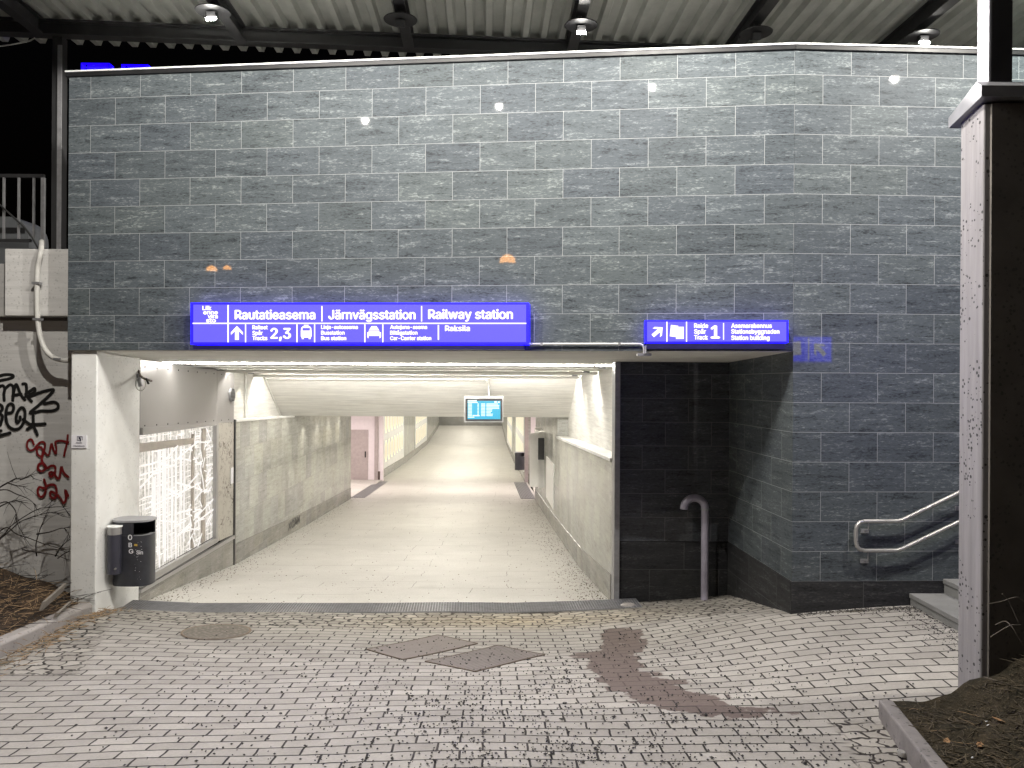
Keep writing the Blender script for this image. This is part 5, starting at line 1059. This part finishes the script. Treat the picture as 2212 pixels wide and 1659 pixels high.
MB().lathe([(.022,0),(.028,.012),(.020,.03)], p+Vector((0,0,.012)), 9, 1, 1.5).build('foil', M['steel'], t)
MB().lathe([(.012,0),(.015,.012),(.008,.02)], p+Vector((.06,-.03,.01)), 8).build('cap', plain('ochre_bit',(.4,.25,.08),.5), t)

# ------------------------------------------------------------------ canopy
HC = 4.50; PIT = .2376
beamY = lambda x: 10.3+.08*(x+1.8)
can = thing('platform_canopy', 'corrugated metal canopy roof on dark beams over the tiled wall', 'canopy', (0,8,HC))
m = MB(); prof = []; x = -16.0
while x < 14:
    prof += [(x,HC+.075),(x+PIT*.46,HC+.075),(x+PIT*.58,HC),(x+PIT*.88,HC)]; x += PIT
e0 = [Vector((x+.034*8,-3,z)) for x, z in prof]; e1 = [Vector((x-.034*(beamY(x)+.68-5),beamY(x)+.68,z)) for x, z in prof]
nP = len(prof); m.add(e0+e1, [(i,i+1,nP+i+1,nP+i) for i in range(nP-1)]); m.build('roof_sheet', M['roof'], can)
m = MB()
for xa, xb in ((-16,14),):
    for z0_, z1_, hw in ((HC-.185,HC-.165,.08),(HC-.165,HC-.03,.012),(HC-.03,HC-.004,.09)):
        m.hexa([(xa,beamY(xa)-hw,z0_),(xb,beamY(xb)-hw,z0_),(xb,beamY(xb)+hw,z0_),(xa,beamY(xa)+hw,z0_),(xa,beamY(xa)-hw,z1_),(xb,beamY(xb)-hw,z1_),(xb,beamY(xb)+hw,z1_),(xa,beamY(xa)+hw,z1_)])
m.build('edge_beam', M['dark_steel'], can)
ZL = 4.19
LX = [(460,26,1),(865,44,0),(1255,56,1),(1633,72,0),(1992,78,1)]
rowA = [onplane(u, v, (0,0,ZL), Vector((0,0,1))) for u, v, _ in LX]
bx = [p.x+.034*p.y for p in rowA]              # x where the beam line meets y = 0
bx = [2*bx[0]-bx[1]-.35]+bx+[bx[-1]+2.15]
for x in bx:
    m = MB(); ye = beamY(x-.034*10)-.1
    for z0_, z1_, hw in ((HC-.20,HC-.18,.065),(HC-.18,HC-.02,.010),(HC-.02,HC-.004,.065)):
        X0, X1 = x+.034*3, x-.034*ye
        m.hexa([(X0-hw,-3,z0_),(X0+hw,-3,z0_),(X1+hw,ye,z0_),(X1-hw,ye,z0_),(X0-hw,-3,z1_),(X0+hw,-3,z1_),(X1+hw,ye,z1_),(X1-hw,ye,z1_)])
    m.build('cross_beam', M['dark_steel'], can)
pc = atY(122,300,9.98).x; pd = atY(133,300,9.98).x
MB().box(pc-.06, pd, 9.98, 10.10, 1.59, HC-.19).build('post', M['dark_steel'], can)
MB().box(pd-.05, pd+.003, 9.968, 9.979, 1.62, HC-.3).build('lit_edge', M['galv'], can)  # pale strip painting the lit right edge of the post
m = MB(); 
def lamp(p, lit, label, power, group):
    t = thing('canopy_lamp', label, 'lamp', (p.x,p.y,p.z), group)
    MB().lathe([(.19,.0),(.195,.008),(.12,.03),(.04,.035)], p, 28).build('shade', M['black'], t)
    MB().lathe([(.03,.0),(.03,HC-.2-p.z-.036)], p+Vector((0,0,.035)), 10).build('stem', M['dark_steel'], t)
    MB().obox(p+Vector((0,-.02,-.045)), (.05,0,0), (0,.04,.012), (0,-.01,.036)).build('housing', M['dark_steel'], t)
    if lit:
        m = MB(); m.obox(p+Vector((0,-.055,-.098)), (.05,0,0), (0,.026,.022), (0,-.010,.008)); m.build('led_panel', M['led'], t)
        L = bpy.data.lights.new('spot', 'SPOT'); L.energy = power; L.spot_size = math.radians(177); L.spot_blend = .12; L.shadow_soft_size = .03; L.color = (1.0,.955,.88)
        o = bpy.data.objects.new('bulb_light', L); COL.objects.link(o); o.parent = t; o.location = (0,-.03,-.13)
for i, (p, (u, v, lit)) in enumerate(zip(rowA, LX)):
    lamp(p, lit, ['lit canopy lamp glaring above the left part of the tiled wall','unlit dark canopy lamp left of the middle','lit canopy lamp above the middle of the tiled wall','unlit dark canopy lamp just left of the wall corner','lit canopy lamp glaring right of the wall corner'][i], LAMP_W*.6, 'canopy lamps behind the tiled wall')
for i, (x, y) in enumerate(((-3.05,5.45),(-.87,5.66),(1.36,6.0),(5.25,6.25))):
    lamp(Vector((x,y,ZL)), 1, ['front canopy lamp mirrored leftmost in the tiled wall','front canopy lamp mirrored second in the tiled wall','front canopy lamp mirrored above the small blue sign','front canopy lamp mirrored in the right tiled wall by the post'][i], LAMP_W, 'front row of canopy lamps')
t = tag(MB().tube(smoothline([atY(-30,103,9.5), atY(20,97,9.5), atY(60,89,9.7), atY(75,82,9.85)]), .008, 6).build('cable', M['cable']), 'thin pale cable stretched under the canopy edge at far left', 'cable')
# platform signs up behind the wall
def psign(u0_, u1_, v0_, v1_, v2_, Y0, Y1, label, marks):
    t = thing('platform_sign', label, 'sign', atY(u0_, v1_, Y0)); a_, b_ = atY(u0_,v1_,Y0), atY(u1_,v2_,Y1)
    h0 = atY(u0_,v0_,Y0).z-a_.z
    MB().prism([a_, b_, b_+Vector((0,0,h0)), a_+Vector((0,0,h0))], (0,.15,0)).build('casing', M['sign_case'], t)
    MB().poly([x+Vector((0,-.004,.02)) for x in (a_.lerp(b_,.03), a_.lerp(b_,.97), a_.lerp(b_,.97)+Vector((0,0,h0-.05)), a_.lerp(b_,.03)+Vector((0,0,h0-.05)))]).build('light_face', M['sign_blue'], t)
    m = MB()
    for f0, f1 in marks: m.poly([x+Vector((0,-.009,.02)) for x in (a_.lerp(b_,f0), a_.lerp(b_,f1), a_.lerp(b_,f1)+Vector((0,0,h0-.06)), a_.lerp(b_,f0)+Vector((0,0,h0-.06)))])
    m.build('divider_lines', M['sign_white'], t)
    for f in (.1,.9):
        c_ = a_.lerp(b_,f); MB().tube([c_+Vector((0,.06,h0)), (c_.x,c_.y+.06,HC-.05)], .02, 6).build('hanger', M['dark_steel'], t)
psign(175,236,136,168,166,12.0,13.0,'left blue lit platform sign peeking over the tiled wall', ((.25,.36),(.50,.54)))
psign(262,320,139,172,170,12.6,13.8,'right blue lit platform sign peeking over the tiled wall', ((.08,.12),(.5,.54)))
# street lamp behind the photographer, mirrored in the tiles
def street_lamp(x, y, h, r, label):
    sl = thing('street_lamp', label, 'lamp', (x,y,-3.05), 'sodium street lamps')
    MB().tube([(x,y,-3.05),(x,y,h)], [.07,.05], 12).build('pole', M['dark_steel'], sl)
    MB().lathe([(.10*r,0),(.38*r,.05*r),(.34*r,.25*r),(.18*r,.38*r),(.05*r,.42*r)], (x,y,h+.02), 20).build('dome', M['orange'], sl)
    MB().lathe([(.40*r,.0),(.42*r,.02),(.40*r,.04)], (x,y,h-.03), 20).build('collar', M['dark_steel'], sl)
street_lamp(-6.3,-19.3,5.6,1.0,'orange dome street lamp mirrored above the long blue sign')
street_lamp(-38.8,-45.8,9.7,1.2,'farther orange street lamp mirrored near the left end of the long sign')
street_lamp(-37.3,-45.8,9.8,.9,'small farther orange street lamp mirrored left of its larger neighbour')
